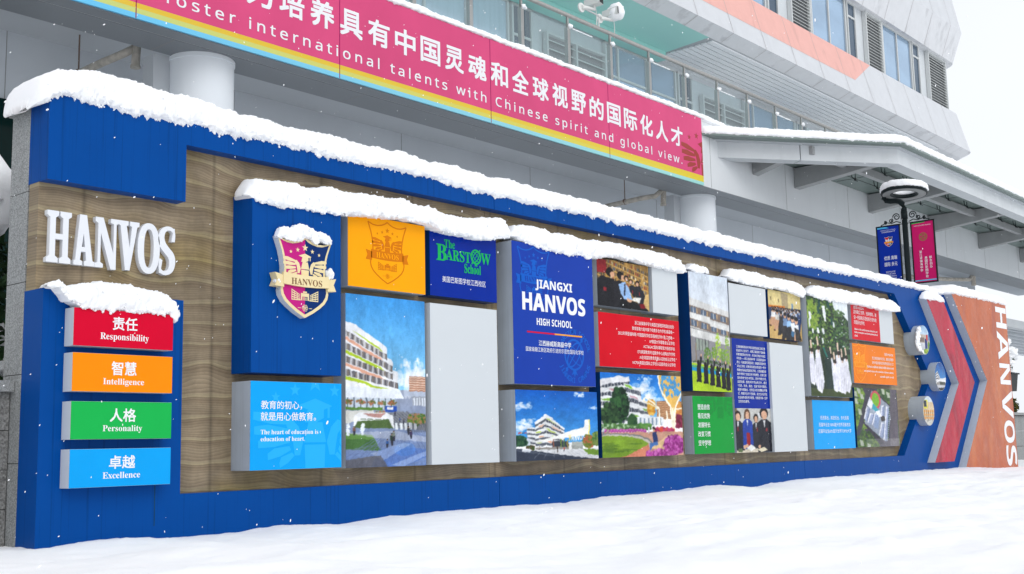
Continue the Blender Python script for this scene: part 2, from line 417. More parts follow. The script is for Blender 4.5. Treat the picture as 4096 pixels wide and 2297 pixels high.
def wood_mat():
    """weathered boards: pale early wood bands with pointed ends, fine lines, blotches, dark upright seams with rust"""
    m = bpy.data.materials.new('weathered_wood_panel'); m.use_nodes = True; t = m.node_tree; b = t.nodes['Principled BSDF']
    N = t.nodes.new; L = t.links.new
    g = N('ShaderNodeNewGeometry'); sx = N('ShaderNodeSeparateXYZ'); L(g.outputs['Position'], sx.inputs[0])
    def noise(v, d=3, r=.55):
        k = N('ShaderNodeVectorMath'); k.operation = 'MULTIPLY'; k.inputs[1].default_value = v; L(g.outputs['Position'], k.inputs[0])
        n = N('ShaderNodeTexNoise'); n.inputs['Scale'].default_value = 1; n.inputs['Detail'].default_value = d; n.inputs['Roughness'].default_value = r; L(k.outputs[0], n.inputs['Vector']); return n.outputs['Fac']
    def M(op, a_, b_=None, c_=None):
        k = N('ShaderNodeMath'); k.operation = op
        for i, q in enumerate((a_, b_, c_)):
            if q is None: continue
            if isinstance(q, (int, float)): k.inputs[i].default_value = q
            else: L(q, k.inputs[i])
        return k.outputs[0]
    def rng_(f, a0, a1, b0, b1):
        k = N('ShaderNodeMapRange'); k.inputs['From Min'].default_value = a0; k.inputs['From Max'].default_value = a1; k.inputs['To Min'].default_value = b0; k.inputs['To Max'].default_value = b1; L(f, k.inputs['Value']); return k.outputs[0]
    warp = noise((.55, 0, 1.1), 3)
    ph = M('MULTIPLY_ADD', sx.outputs['Z'], 5.0, M('MULTIPLY', warp, 2.4))
    fr = M('FRACT', ph)
    cr = N('ShaderNodeValToRGB'); L(fr, cr.inputs[0]); e = cr.color_ramp.elements
    e[0].position = 0; e[0].color = (.155, .118, .084, 1); e[1].position = 1; e[1].color = (.215, .172, .125, 1)
    for p_, c_ in ((.05, (.27, .225, .155)), (.15, (.30, .255, .18)), (.22, (.215, .172, .125)), (.60, (.245, .198, .145)), (.94, (.185, .143, .102))):
        k = e.new(p_); k.color = (*c_, 1)
    fine = M('FRACT', M('MULTIPLY', ph, 9.0)); fine = rng_(fine, 0, 1, .80, 1.16)
    blot = rng_(noise((2.2, 0, 2.2), 7, .7), .35, .68, .80, 1.38)
    col_ = rng_(noise((3.6, 0, .35), 4), .3, .7, .80, 1.20)
    # upright seams every 1.22 m
    sm = M('ABSOLUTE', M('SUBTRACT', M('FRACT', M('MULTIPLY_ADD', sx.outputs['X'], 1/1.22, M('MULTIPLY_ADD', noise((0, 0, 3), 2), .012, .072))), .5)); seam = rng_(sm, 0, .022, .62, 1.0)
    k = M('MULTIPLY', M('MULTIPLY', fine, blot), M('MULTIPLY', col_, seam))
    v0 = N('ShaderNodeVectorMath'); v0.operation = 'MULTIPLY'; v0.inputs[1].default_value = (1.0, .96, .84); L(cr.outputs[0], v0.inputs[0])
    v = N('ShaderNodeVectorMath'); v.operation = 'SCALE'; L(v0.outputs[0], v.inputs[0]); L(k, v.inputs['Scale'])
    ol = rng_(noise((.8, 0, 1.1), 3), .53, .68, 0, .75)
    mx = N('ShaderNodeMix'); mx.data_type = 'RGBA'; mx.blend_type = 'MULTIPLY'; L(ol, mx.inputs['Factor']); L(v.outputs[0], mx.inputs['A']); mx.inputs['B'].default_value = (.90, .84, .48, 1)
    L(mx.outputs['Result'], b.inputs['Base Color'])
    b.inputs['Roughness'].default_value = .40; b.inputs['Specular IOR Level'].default_value = .3
    bp = N('ShaderNodeBump'); bp.inputs['Strength'].default_value = .4; bp.inputs['Distance'].default_value = .003; L(fine, bp.inputs['Height']); L(bp.outputs[0], b.inputs['Normal'])
    return m
WOOD = wood_mat()

# ------------------------------------------------------------------ snowy ground
def ground():
    def axis(segs):
        out = []
        for a, b, st in segs:
            n = max(1, int(round((b-a)/st))); out += [a+(b-a)*i/n for i in range(n)]
        return out+[segs[-1][1]]
    xs = axis([(-400, -60, 40), (-60, -8, 3), (-8, -3, .25), (-3, 8, .05), (8, 24, .09), (24, 60, .9), (60, 500, 40)])
    ys = axis([(-300, -40, 26), (-40, -9, 2.5), (-9, -6.5, .12), (-6.5, 0.4, .05), (0.4, 6, .4), (6, 40, 2), (40, 400, 40)])
    base = [(-3, -.03), (0, 0), (.65, .024), (1.3, -.008), (1.94, -.006), (2.36, .026), (3.04, -.015), (3.6, .028), (5, .028), (6.3, .022), (7.9, .038), (9.8, .08), (10.9, .015), (12.1, .064), (15, .066), (18.7, .052), (21, -.01), (26, -.05)]
    V = []
    for y in ys:
        near = math.exp(-(min(0, y)/1.2)**2)
        for x in xs:
            z = 0.0
            if -10 < x < 60 and -12 < y < 8:
                z = interp([(a, b) for a, b in base], x, 1)*near
                z += 0.070*fbm(x*.45, y*.7, 3, 3)*(1-.75*near)+0.026*fbm(x*1.3, y*1.7, 8, 2)*(1-.4*near)+0.009*fbm(x*5.5, y*6.5, 1, 4)
                z += 0.012*max(0, fbm(x*8, y*11, 21, 3)-.15)
                if x > 3 and y < -1.2: z += 0.06*max(0, fbm(x*1.1, y*1.6, 5, 4)-.1)-0.05*max(0, fbm(x*1.6, y*2.0, 31, 2)-.38)
                z -= 0.02*(1-near)
            V.append((x, y, z))
    nx = len(xs); F = [(j*nx+i, j*nx+i+1, (j+1)*nx+i+1, (j+1)*nx+i) for j in range(len(ys)-1) for i in range(nx-1)]
    mb = MB(); mb.v = V; mb.f = F; mb.m = [0]*len(F)
    struct(mb.build('ground', SNOW, smooth=True))
ground()

# ------------------------------------------------------------------ the display wall
XL = 0.133; XR = 22.0
wall = thing('display_wall', 'long blue framed school display wall with wood backing and granite end, standing in snow', 'wall', (11, 0.3, 0))
mb = MB(); D0, D1 = 0.0, 0.30
mb.box(XL, 1.360, D0, D1, 2.793, 3.49); mb.box(XL, 1.357, D0, D1, -0.3, 1.946)
for a, b in ((1.360, 5.310), (5.317, 12.418), (12.425, 16.337)): mb.box(a, b, D0, D1, 3.290, 3.49)
for a, b in ((1.357, 5.306), (5.313, 12.418), (12.425, 16.307)): mb.box(a, b, D0, D1, -0.3, 0.343)
mb.prism([(16.337, 3.49), (16.337, 3.29), (17.821, 1.791), (16.307, 0.343), (16.307, -0.3), (XR, -0.3), (XR, 3.49)], D0, D1)
mb.build('frame', BLUE, wall)
for a, b in ((XL+.003, 5.297), (5.303, 12.400), (12.406, 18.0)):
    mb = MB(); mb.box(a, b, 0.136, 0.285, 0.30, 3.33); mb.build('wood_panel', WOOD, wall)
mb = MB()
for k, (a, b) in enumerate(((-.3, .62), (.626, 1.30), (1.306, 2.02), (2.026, 2.74), (2.746, 3.40))):
    mb.box(XL, XR, 0.302, 0.60, a, b)
mb.box(XL+.01, XR-.01, 0.31, 0.59, -.3, 3.4, 1)
mb.build('granite_core', [GRAN, JOINT], wall)
mb = MB(); mb.box(XL-.02, XR+.02, 0.303, 0.64, 3.402, 3.472); mb.build('granite_cap', GRAN, wall)
# rust and dirt runs hanging from fixings on the left panel
mb = MB()
mb.box(1.118, 1.126, -0.0012, 0.0, 0.10, 0.435); mb.build('dirt_run', mat('dirt_run', (0.01, 0.05, 0.10), 0.8, var=.4, vscale=(40, 40, 6)), wall)

# old 3D letters on the wood
def letters_3d():
    t = thing('letter_sign', 'thick white slab serif letters HANVOS standing on the wood above the four bars', 'letters', (0.75, 0.09, 2.16))
    Z0, Z1 = 2.164, 2.572; H = Z1-Z0; Y0, Y1 = 0.088, 0.137; LM = mat('letter_white', (0.74, 0.76, 0.80), 0.45, var=.02)
    def px(x0, w_): return lambda u, v: (x0+w_*u, Z0+H*v)
    def emit(polys):
        m_ = MB()
        for k, P in enumerate(polys): m_.prism(P, Y0+0.0004*k, Y1)
        o = m_.build('letter', LM, t)
        return o
    s = .105
    f = px(.190, .200)
    R_ = lambda f, a, b, c, d: [f(a, c), f(b, c), f(b, d), f(a, d)]
    def slab(f, a, b, c, d, sa, sb):      # stem with two bracketed slab serifs
        return [f(a, 0), f(b, 0), f(b, s*.8), f(d, s*1.25), f(d, 1-s*1.25), f(sb, 1-s*.8), f(sb, 1), f(sa, 1), f(sa, 1-s*.8), f(c, 1-s*1.25), f(c, s*1.25), f(a, s*.8)]
    emit([slab(f, 0, .47, .12, .35, 0, .47), slab(f, .53, 1, .65, .88, .53, 1), R_(f, .3, .7, .455, .56)])
    f = px(.415, .172)
    emit([[f(0, 0), f(.42, 0), f(.42, s*.8), f(.31, s), f(.53, .86), f(.46, 1), f(.26, 1), f(.08, s), f(0, s*.8)],
          [f(.60, 1), f(.36, 1), f(.62, s), f(.52, s*.8), f(.52, 0), f(1.03, 0), f(1.03, s*.8), f(.93, s)],
          R_(f, .25, .75, .27, .365)])
    f = px(.594, .198)
    emit([[f(0, 0), f(.36, 0), f(.36, s*.7), f(.24, s), f(.24, .9), f(.12, .9), f(.12, s), f(0, s*.7)],
          [f(0, 1), f(.34, 1), f(.93, .12), f(.93, -.02), f(.70, -.02), f(.12, .88), f(0, 1-s*.8)],
          [f(.81, 0), f(.93, 0), f(.93, 1-s), f(1.03, 1-s*.8), f(1.03, 1), f(.68, 1), f(.68, 1-s*.8), f(.81, 1-s)]])
    f = px(.798, .186)
    emit([[f(0, 1), f(.46, 1), f(.46, 1-s*.8), f(.38, 1-s), f(.62, .25), f(.56, 0), f(.34, 0), f(.08, 1-s), f(0, 1-s*.8)],
          [f(.54, 1), f(1, 1), f(1, 1-s*.8), f(.90, 1-s), f(.56, 0), f(.44, 0), f(.64, 1-s), f(.54, 1-s*.8)]])
    # O
    def ring(cx, cz, a, b, ai, bi, n=40):
        m_ = MB()
        for i in range(n):
            t0, t1 = 2*math.pi*i/n, 2*math.pi*(i+1)/n
            q = lambda t_, A, B: (cx+A*math.copysign(abs(math.cos(t_))**.85, math.cos(t_)), cz+B*math.copysign(abs(math.sin(t_))**.9, math.sin(t_)))
            A0, A1, B1, B0 = q(t0, a, b), q(t1, a, b), q(t1, ai, bi), q(t0, ai, bi)
            m_.prism([A0, A1, B1, B0], Y0, Y1)
        return m_
    ring(1.075, (Z0+Z1)/2, .103, .213, .045, .163).build('letter', LM, t)
    # S
    x0, w_ = 1.168, .152
    C = [(.93, .70, .0), (.95, .86, .13), (.80, .955, .2), (.50, .965, .24), (.24, .89, .32), (.15, .75, .38), (.26, .61, .42), (.52, .50, .42), (.77, .40, .42), (.86, .26, .38), (.76, .11, .32), (.50, .035, .24), (.22, .045, .2), (.08, .13, .13), (.10, .32, .0)]
    P = [(x0+w_*a, Z0+H*b, c*w_*.5) for a, b, c in C]; Q = []
    for i in range(len(P)-1):                      # smooth subdivision
        p0, p1, p2, p3 = P[max(i-1, 0)], P[i], P[i+1], P[min(i+2, len(P)-1)]
        for k in range(5):
            u = k/5; Q.append(tuple(.5*((2*p1[j])+(-p0[j]+p2[j])*u+(2*p0[j]-5*p1[j]+4*p2[j]-p3[j])*u*u+(-p0[j]+3*p1[j]-3*p2[j]+p3[j])*u**3) for j in range(3)))
    Q.append(P[-1]); m_ = MB(); L_, Rr = [], []
    for i, q in enumerate(Q):
        a, b = Q[max(i-1, 0)], Q[min(i+1, len(Q)-1)]; dx, dz = b[0]-a[0], b[1]-a[1]; l = math.hypot(dx, dz); h = max(q[2], .010)
        L_.append((q[0]-dz/l*h, q[1]+dx/l*h)); Rr.append((q[0]+dz/l*h, q[1]-dx/l*h))
    for i in range(len(Q)-1): m_.prism([L_[i], L_[i+1], Rr[i+1], Rr[i]], Y0, Y1)
    m_.prism([(x0+w_*.78, Z0+H*.70), (x0+w_*.98, Z0+H*.70), (x0+w_*.98, Z0+H*.98), (x0+w_*.90, Z0+H*.98)], Y0-.0006, Y1)
    m_.prism([(x0+w_*.04, Z0+H*.30), (x0+w_*.24, Z0+H*.30), (x0+w_*.12, Z0+H*.02), (x0+w_*.04, Z0+H*.02)], Y0-.0006, Y1)
    m_.build('letter', LM, t)
letters_3d()

# ------------------------------------------------------------------ the school crest: flat shapes (unit: half width 1, peak at 0, tip at -2.95)
def star(cx, cy, r):
    return [(cx+(r if k % 2 == 0 else r*.42)*math.sin(math.pi*k/5), cy+1.25*(r if k % 2 == 0 else r*.42)*math.cos(math.pi*k/5)) for k in range(10)]
_half = [(0, .10), (.12, .0), (.28, -.08), (.5, -.135), (.72, -.12), (.88, -.06), (1.0, .0), (.93, -.22), (.85, -.48), (.785, -.8), (.75, -1.1), (.75, -1.4), (.80, -1.65), (.86, -1.85), (.875, -2.0), (.84, -2.18), (.73, -2.38), (.55, -2.56), (.30, -2.76), (0, -2.95)]
SHIELD = _half+[(-x, y) for x, y in _half[-2:0:-1]]
def inset(P, k=.905, c=(0, -1.25)): return [(c[0]+(x-c[0])*k, c[1]+(y-c[1])*(k+.02)) for x, y in P]
SH_IN = inset(SHIELD)
def eagle():
    out = [[(-.24, -.64), (0, -.54), (.24, -.64), (.02, -.73)], [(-.10, -.69), (.12, -.69), (.12, -.80), (.02, -.86), (-.14, -.86)], [(.17, -.66), (.20, -.66), (.20, -.80), (.17, -.80)],
           [(-.09, -.86), (.10, -.86), (.15, -1.13), (-.15, -1.13)], [(-.14, -1.16), (.14, -1.16), (.13, -1.5), (-.13, -1.5)]]
    for s in (1, -1):
        out.append([(s*x, y) for x, y in ((.20, -1.30), (.16, -1.12), (.22, -.92), (.31, -.82), (.40, -.84), (.37, -.94), (.31, -1.02), (.29, -1.15), (.27, -1.30))])
        for (bx, by), (tx, ty), wd in (((.36, -.86), (.80, -.80), .085), ((.35, -.98), (.79, -.99), .085), ((.34, -1.10), (.74, -1.17), .08), ((.33, -1.20), (.62, -1.33), .075), ((.29, -1.28), (.47, -1.44), .07)):
            dx, dy = tx-bx, ty-by; l = math.hypot(dx, dy); nx, ny = -dy/l*wd, dx/l*wd*1.1
            out.append([(s*(bx+nx*.35), by+ny*.35), (s*(bx+dx*.6+nx), by+dy*.6+ny), (s*tx, ty+ny*.8), (s*(tx-nx*.2), ty-ny*.3), (s*(bx+dx*.5-nx*.55), by+dy*.5-ny*.55), (s*(bx-nx*.35), by-ny*.35)])
    return out
STARS = [star(0, -.32, .115), star(.27, -.43, .075), star(-.27, -.43, .075), star(.52, -.53, .06), star(-.52, -.53, .06)]
RIB_MAIN = [(-.84, -1.33), (-.4, -1.37), (0, -1.385), (.4, -1.37), (.84, -1.33), (.84, -1.76), (.4, -1.80), (0, -1.815), (-.4, -1.80), (-.84, -1.76)]
RIB_TAILS = [[(s*.80, -1.45), (s*1.12, -1.37), (s*1.03, -1.62), (s*1.12, -1.86), (s*.80, -1.88)] for s in (1, -1)]
def campus():
    out = [[(-.15, -2.03), (.15, -2.03), (.15, -2.30), (.10, -2.30), (.10, -2.16), (-.10, -2.16), (-.10, -2.30), (-.15, -2.30)], [(-.07, -1.96), (.07, -1.96), (.07, -2.02), (-.07, -2.02)]]
    for k in range(4): out.append([(-.075+.045*k, -2.18), (-.055+.045*k, -2.18), (-.055+.045*k, -2.30), (-.075+.045*k, -2.30)])
    for s in (1, -1):
        for k in range(4): out.append([(s*.49, -1.90-.09*k), (s*.18, -2.09-.05*k), (s*.18, -2.115-.05*k), (s*.49, -1.945-.09*k)])
        for xx in (.47, .37, .27): out.append([(s*xx, -1.93-(.47-xx)*.5), (s*(xx+.02), -1.93-(.47-xx)*.5), (s*(xx+.02), -2.30), (s*xx, -2.30)])
        out.append([(s*.49, -2.27), (s*.16, -2.27), (s*.16, -2.31), (s*.49, -2.31)])
    return out
def flower():
    out = []
    for k in range(6):
        a = k*math.pi/3; cx, cy = .062*math.cos(a), -2.58+.075*math.sin(a); n = 10
        for i in range(n):
            t0, t1 = 2*math.pi*i/n, 2*math.pi*(i+1)/n
            out.append([(cx+.05*math.cos(t0), cy+.06*math.sin(t0)), (cx+.05*math.cos(t1), cy+.06*math.sin(t1)), (cx+.034*math.cos(t1), cy+.042*math.sin(t1)), (cx+.034*math.cos(t0), cy+.042*math.sin(t0))])
    for s in (1, -1): out.append([(s*.15, -2.575), (s*.26, -2.575), (s*.26, -2.595), (s*.15, -2.595)])
    return out
def crest_outline(P, wd=.03):
    out = []
    for i in range(len(P)):
        a, b = P[i], P[(i+1) % len(P)]; dx, dy = b[0]-a[0], b[1]-a[1]; l = math.hypot(dx, dy) or 1; nx, ny = -dy/l*wd, dx/l*wd
        out.append([(a[0]+nx, a[1]+ny), (b[0]+nx, b[1]+ny), (b[0]-nx, b[1]-ny), (a[0]-nx, a[1]-ny)])
    return out
def flat_crest(name, m, cx, ztop, hw, y, parent, mrib=None, word=True, clip=None):
    """one-colour printed crest: outline, stars, eagle, ribbon, campus, flower"""
    sz = hw*.785; mb = MB()
    P2 = lambda P: [(cx+x*hw, ztop+q*sz) for x, q in P]
    def put(P, yy):
        Q = P2(P)
        if clip:
            c0, c1 = clip; Q = [(min(max(a, c0), c1), b) for a, b in Q]
            if max(a for a, b in Q)-min(a for a, b in Q) < 1e-4: return
        mb.poly(Q, yy, 0)
    ol = [q for q in crest_outline(SHIELD)]
    for k, P in enumerate(ol+STARS+eagle()+campus()+flower()): put(P, y-.00005*(k % 7))
    for P in [RIB_MAIN]+RIB_TAILS: put(P, y-.0007)
    o = mb.build(name, m, parent)
    if word and mrib is not None:
        mb = MB(); text_xz(mb, 'HANVOS', 'sb', cx-hw*.58, cx+hw*.58, ztop-1.72*sz, ztop-1.45*sz, y-.0016); mb.build('lettering', mrib, parent)
    return o
def globe_logo(m, cx, cz, r, y, parent, wd=.09, meridians=True):
    mb = MB()
    def ringp(ax, az, tilt, w2, n=36, a0=0, a1=2*math.pi, k=0):
        for i in range(n):
            q = []
            for rr, tt in ((1+w2, i), (1+w2, i+1), (1-w2, i+1), (1-w2, i)):
                t_ = a0+(a1-a0)*tt/n; u, v = ax*rr*math.cos(t_), az*rr*math.sin(t_)
                q.append((cx+u*math.cos(tilt)-v*math.sin(tilt), cz+u*math.sin(tilt)+v*math.cos(tilt)))
            mb.poly(q, y-.0001*k)
    ringp(r, r, 0, wd); ringp(r*.5, r, R(-40), wd*1.3, k=1); ringp(r, r*.35, R(-40), wd*1.1, k=2)
    a = R(50)
    for (l0, l1, w3) in ((-1.35, 1.35, .05),):
        ca, sa = math.cos(a), math.sin(a)
        mb.poly([(cx+r*(l0*ca-w3*sa), cz+r*(l0*sa+w3*ca)), (cx+r*(l1*ca-w3*sa), cz+r*(l1*sa+w3*ca)), (cx+r*(l1*ca+w3*sa), cz+r*(l1*sa-w3*ca)), (cx+r*(l0*ca+w3*sa), cz+r*(l0*sa-w3*ca))], y-.0003)
    for l in (1.30, -1.30):
        x_, z_ = cx+r*l*math.cos(a), cz+r*l*math.sin(a); mb.poly([(x_+r*.16*math.cos(k*1.257), z_+r*.16*math.sin(k*1.257)) for k in range(5)], y-.0004)
    mb.poly([(cx-r*.10, cz-r), (cx+r*.10, cz-r), (cx+r*.34, cz-r*1.38), (cx+r*.1, cz-r*1.28), (cx, cz-r*1.5), (cx-r*.1, cz-r*1.28), (cx-r*.34, cz-r*1.38)], y-.0005)
    return mb.build('globe_emblem', m, parent)

# ------------------------------------------------------------------ pictures printed on the boxes
SKYT, SKYB = (38, 130, 225), (150, 205, 245)
def floors(A, x0, yt0, yb0, x1, yt1, yb1, n, cols, gap=.42, white=(232, 234, 236)):
    """perspective facade between two verticals: white slabs, coloured bands, dark windows"""
    A.poly([(x0, yt0), (x1, yt1), (x1, yb1), (x0, yb0)], white)
    for k in range(n):
        a, b = (k+.38)/n, (k+.38+gap)/n
        y = lambda t, u: (yt0+(yb0-yt0)*t)*(1-u)+(yt1+(yb1-yt1)*t)*u
        A.poly([(x0, y(a, 0)), (x1, y(a, 1)), (x1, y(b, 1)), (x0, y(b, 0))], (66, 72, 84))
        for i in range(9):
            u = i/9; A.poly([(x0+(x1-x0)*(u+.02), y(a, u+.02)), (x0+(x1-x0)*(u+.045), y(a, u+.045)), (x0+(x1-x0)*(u+.045), y(b, u+.045)), (x0+(x1-x0)*(u+.02), y(b, u+.02))], (190, 192, 196))
        c = cols[k % len(cols)]; t0 = (k+.08)/n; t1 = (k+.30)/n; s = .28 if k % 2 else .0
        A.poly([(x0+(x1-x0)*s, y(t0, s)), (x0+(x1-x0)*(s+.45), y(t0, s+.45)), (x0+(x1-x0)*(s+.58), y(t1, s+.58)), (x0+(x1-x0)*(s+.13), y(t1, s+.13))], c)
def clouds(A, lst):
    for cx, cy, r in lst:
        for _ in range(26):
            A.ell(cx+rng.normal(0, r*.55), cy+rng.normal(0, r*.3), r*.28*(.5+rng.random()), r*.22*(.5+rng.random()), (250, 252, 255), .35)
def art_plaza():
    A = Art(150, 320); A.grad(0, .6, (62, 150, 222), (150, 212, 244)); A.grad(.55, 1.01, (150, 158, 176), (104, 128, 176))
    clouds(A, [(.78, .50, .16), (.9, .45, .10), (.75, .40, .05), (.9, .37, .03)])
    W_, PK, GR = (236, 238, 242), (226, 170, 146), (176, 202, 52)
    A.poly([(0, .165), (.10, .175), (.49, .295), (.505, .31), (.505, .60), (0, .60)], W_); A.poly([(.49, .36), (.56, .375), (.575, .39), (.575, .60), (.4, .60)], W_); A.poly([(.55, .43), (.63, .44), (.645, .455), (.645, .60), (.4, .60)], W_)
    for k in range(4):
        v0, s_, ue = .212+.075*k, .262-.050*k, (.50, .57, .575, .645)[k]
        y = lambda u, d: v0+s_*u+d
        A.poly([(0, y(0, 0)), (ue, y(ue, 0)), (ue, y(ue, .036)), (0, y(0, .036))], (84, 84, 92))
        for i in range(26):
            u = ue*i/26; A.line([(u, y(u, 0)), (u, y(u, .036))], .0035 if i % 3 else .012, (176, 170, 164) if i % 3 else (226, 226, 228), .8)
            if i % 4 == 1: A.poly([(u, y(u, .004)), (u+.014, y(u, .008)), (u+.014, y(u, .034)), (u, y(u, .032))], (132, 120, 108))
        c0, c1 = (PK, GR) if k % 2 == 0 else (GR, PK)
        ub = .18+.05*(k % 2)
        A.poly([(0, y(0, .040)), (ub, y(ub, .040)), (ub+.09, y(ub+.09, .052)), (ue*.86, y(ue*.86, .050)), (ue*.80, y(ue*.80, .062)), (ub+.07, y(ub+.07, .066)), (ub-.02, y(ub-.02, .058)), (0, y(0, .060))], c0)
        A.poly([(.08, y(.08, -.020)), (.16, y(.16, -.022)), (.42, y(.42, -.014)), (.46, y(.46, -.004)), (.30, y(.30, -.004)), (.24, y(.24, -.012))], c1)
    A.rect(.78, .465, 1, .57, (178, 128, 104))
    for k in range(7): A.rect(.78, .47+k*.014, 1, .476+k*.014, (226, 200, 182))
    A.rect(.72, .555, 1, .585, (176, 186, 204)); A.rect(.82, .585, 1, .64, (150, 156, 168))
    for k in range(5): A.rect(.84+k*.035, .592, .857+k*.035, .64, (212, 218, 226))
    A.poly([(0, .535), (.66, .55), (.72, .60), (0, .60)], (226, 232, 240)); A.rect(0, .60, .6, .665, (196, 208, 220))
    for k in range(8): A.rect(.02+k*.075, .60, .035+k*.075, .665, (92, 104, 118))
    for k in range(5): A.leaves(.05+k*.13, .625, .05, .014, 26, [(150, 92, 62), (92, 112, 62), (178, 120, 92)], .012)
    A.rect(0, .655, .45, .67, (92, 132, 62)); A.poly([(0, .675), (.33, .67), (.35, .70), (0, .75)], (214, 214, 208))
    A.rect(.48, .645, .62, .68, (44, 84, 176)); A.rect(.5, .65, .58, .665, (240, 240, 244))
    A.poly([(.36, .70), (.62, .675), (1, .69), (1, .79), (.5, .77)], (128, 132, 140))
    for k in range(9): A.line([(.42+.04*k, .70-.003*k), (.62+.045*k, .765)], .004, (96, 100, 112))
    A.leaves(.88, .72, .12, .035, 120, [(62, 102, 42), (112, 132, 52), (160, 120, 84)], .014); A.leaves(.42, .695, .10, .018, 60, [(72, 118, 52), (170, 120, 90)], .012)
    A.poly([(.11, .70), (.15, .685), (.5, .685), (.57, .70), (.585, .775), (.09, .775)], (236, 238, 240)); A.poly([(.14, .735), (.52, .725), (.57, .775), (.10, .775)], (80, 104, 60)); A.poly([(.2, .69), (.48, .688), (.42, .715), (.30, .71)], (184, 140, 132))
    for x in (.18, .26, .36, .45): A.rect(x, .722, x+.07, .726, (90, 110, 80))
    for k in range(5): A.rect(.60+k*.06, .745, .635+k*.06, .785, (226, 232, 236)); 
    for k in range(12): A.line([(.80+k*.018, .745), (.80+k*.018, .80)], .003, (70, 72, 80))
    A.poly([(0, .80), (.32, .815), (.42, .90), (0, .875)], (96, 138, 70)); A.poly([(0, .835), (.34, .84), (.42, .905), (0, .895)], (72, 110, 60))
    for x in (.03, .2): A.leaves(x, .78, .018, .035, 26, [(236, 244, 250)], .012)
    for k in range(16): A.line([(.45+.03*k, .80), (-.25+.11*k, 1.02)], .003, (96, 112, 150)); A.line([(0, .9+.01*k*k*.2), (1, .82+.012*k*k*.2)], .003, (110, 124, 158), .6)
    A.poly([(.40, .90), (.60, .88), (1, .90), (1, .95), (.70, 1), (.3, 1)], (58, 100, 188), .4)
    A.ell(.72, .90, .14, .04, (70, 128, 210), .4)
    A.poly([(0, .80), (.6, .79), (1, .83), (1, .86), (.35, .83)], (196, 200, 212), .5); A.poly([(.3, .92), (.7, .86), (.8, .87), (.45, .96)], (206, 214, 230), .35); A.poly([(.55, .99), (1, .91), (1, .94), (.7, 1)], (196, 210, 236), .4); A.poly([(0, .955), (.42, .93), (.5, 1), (0, 1)], (92, 86, 84), .7)
    for x, y, h, c in ((.5, .835, .055, (50, 90, 150)), (.56, .805, .075, (46, 62, 52)), (.585, .79, .06, (120, 130, 120)), (.77, .765, .05, (50, 52, 60)), (.80, .79, .05, (70, 60, 90)), (.60, .675, .03, (60, 60, 80)), (.66, .71, .03, (60, 80, 140)), (.71, .72, .03, (80, 80, 90)), (.1, .765, .05, (120, 90, 80))): A.person(x, y, h, c, (52, 54, 66))
    A.noise(5); return A
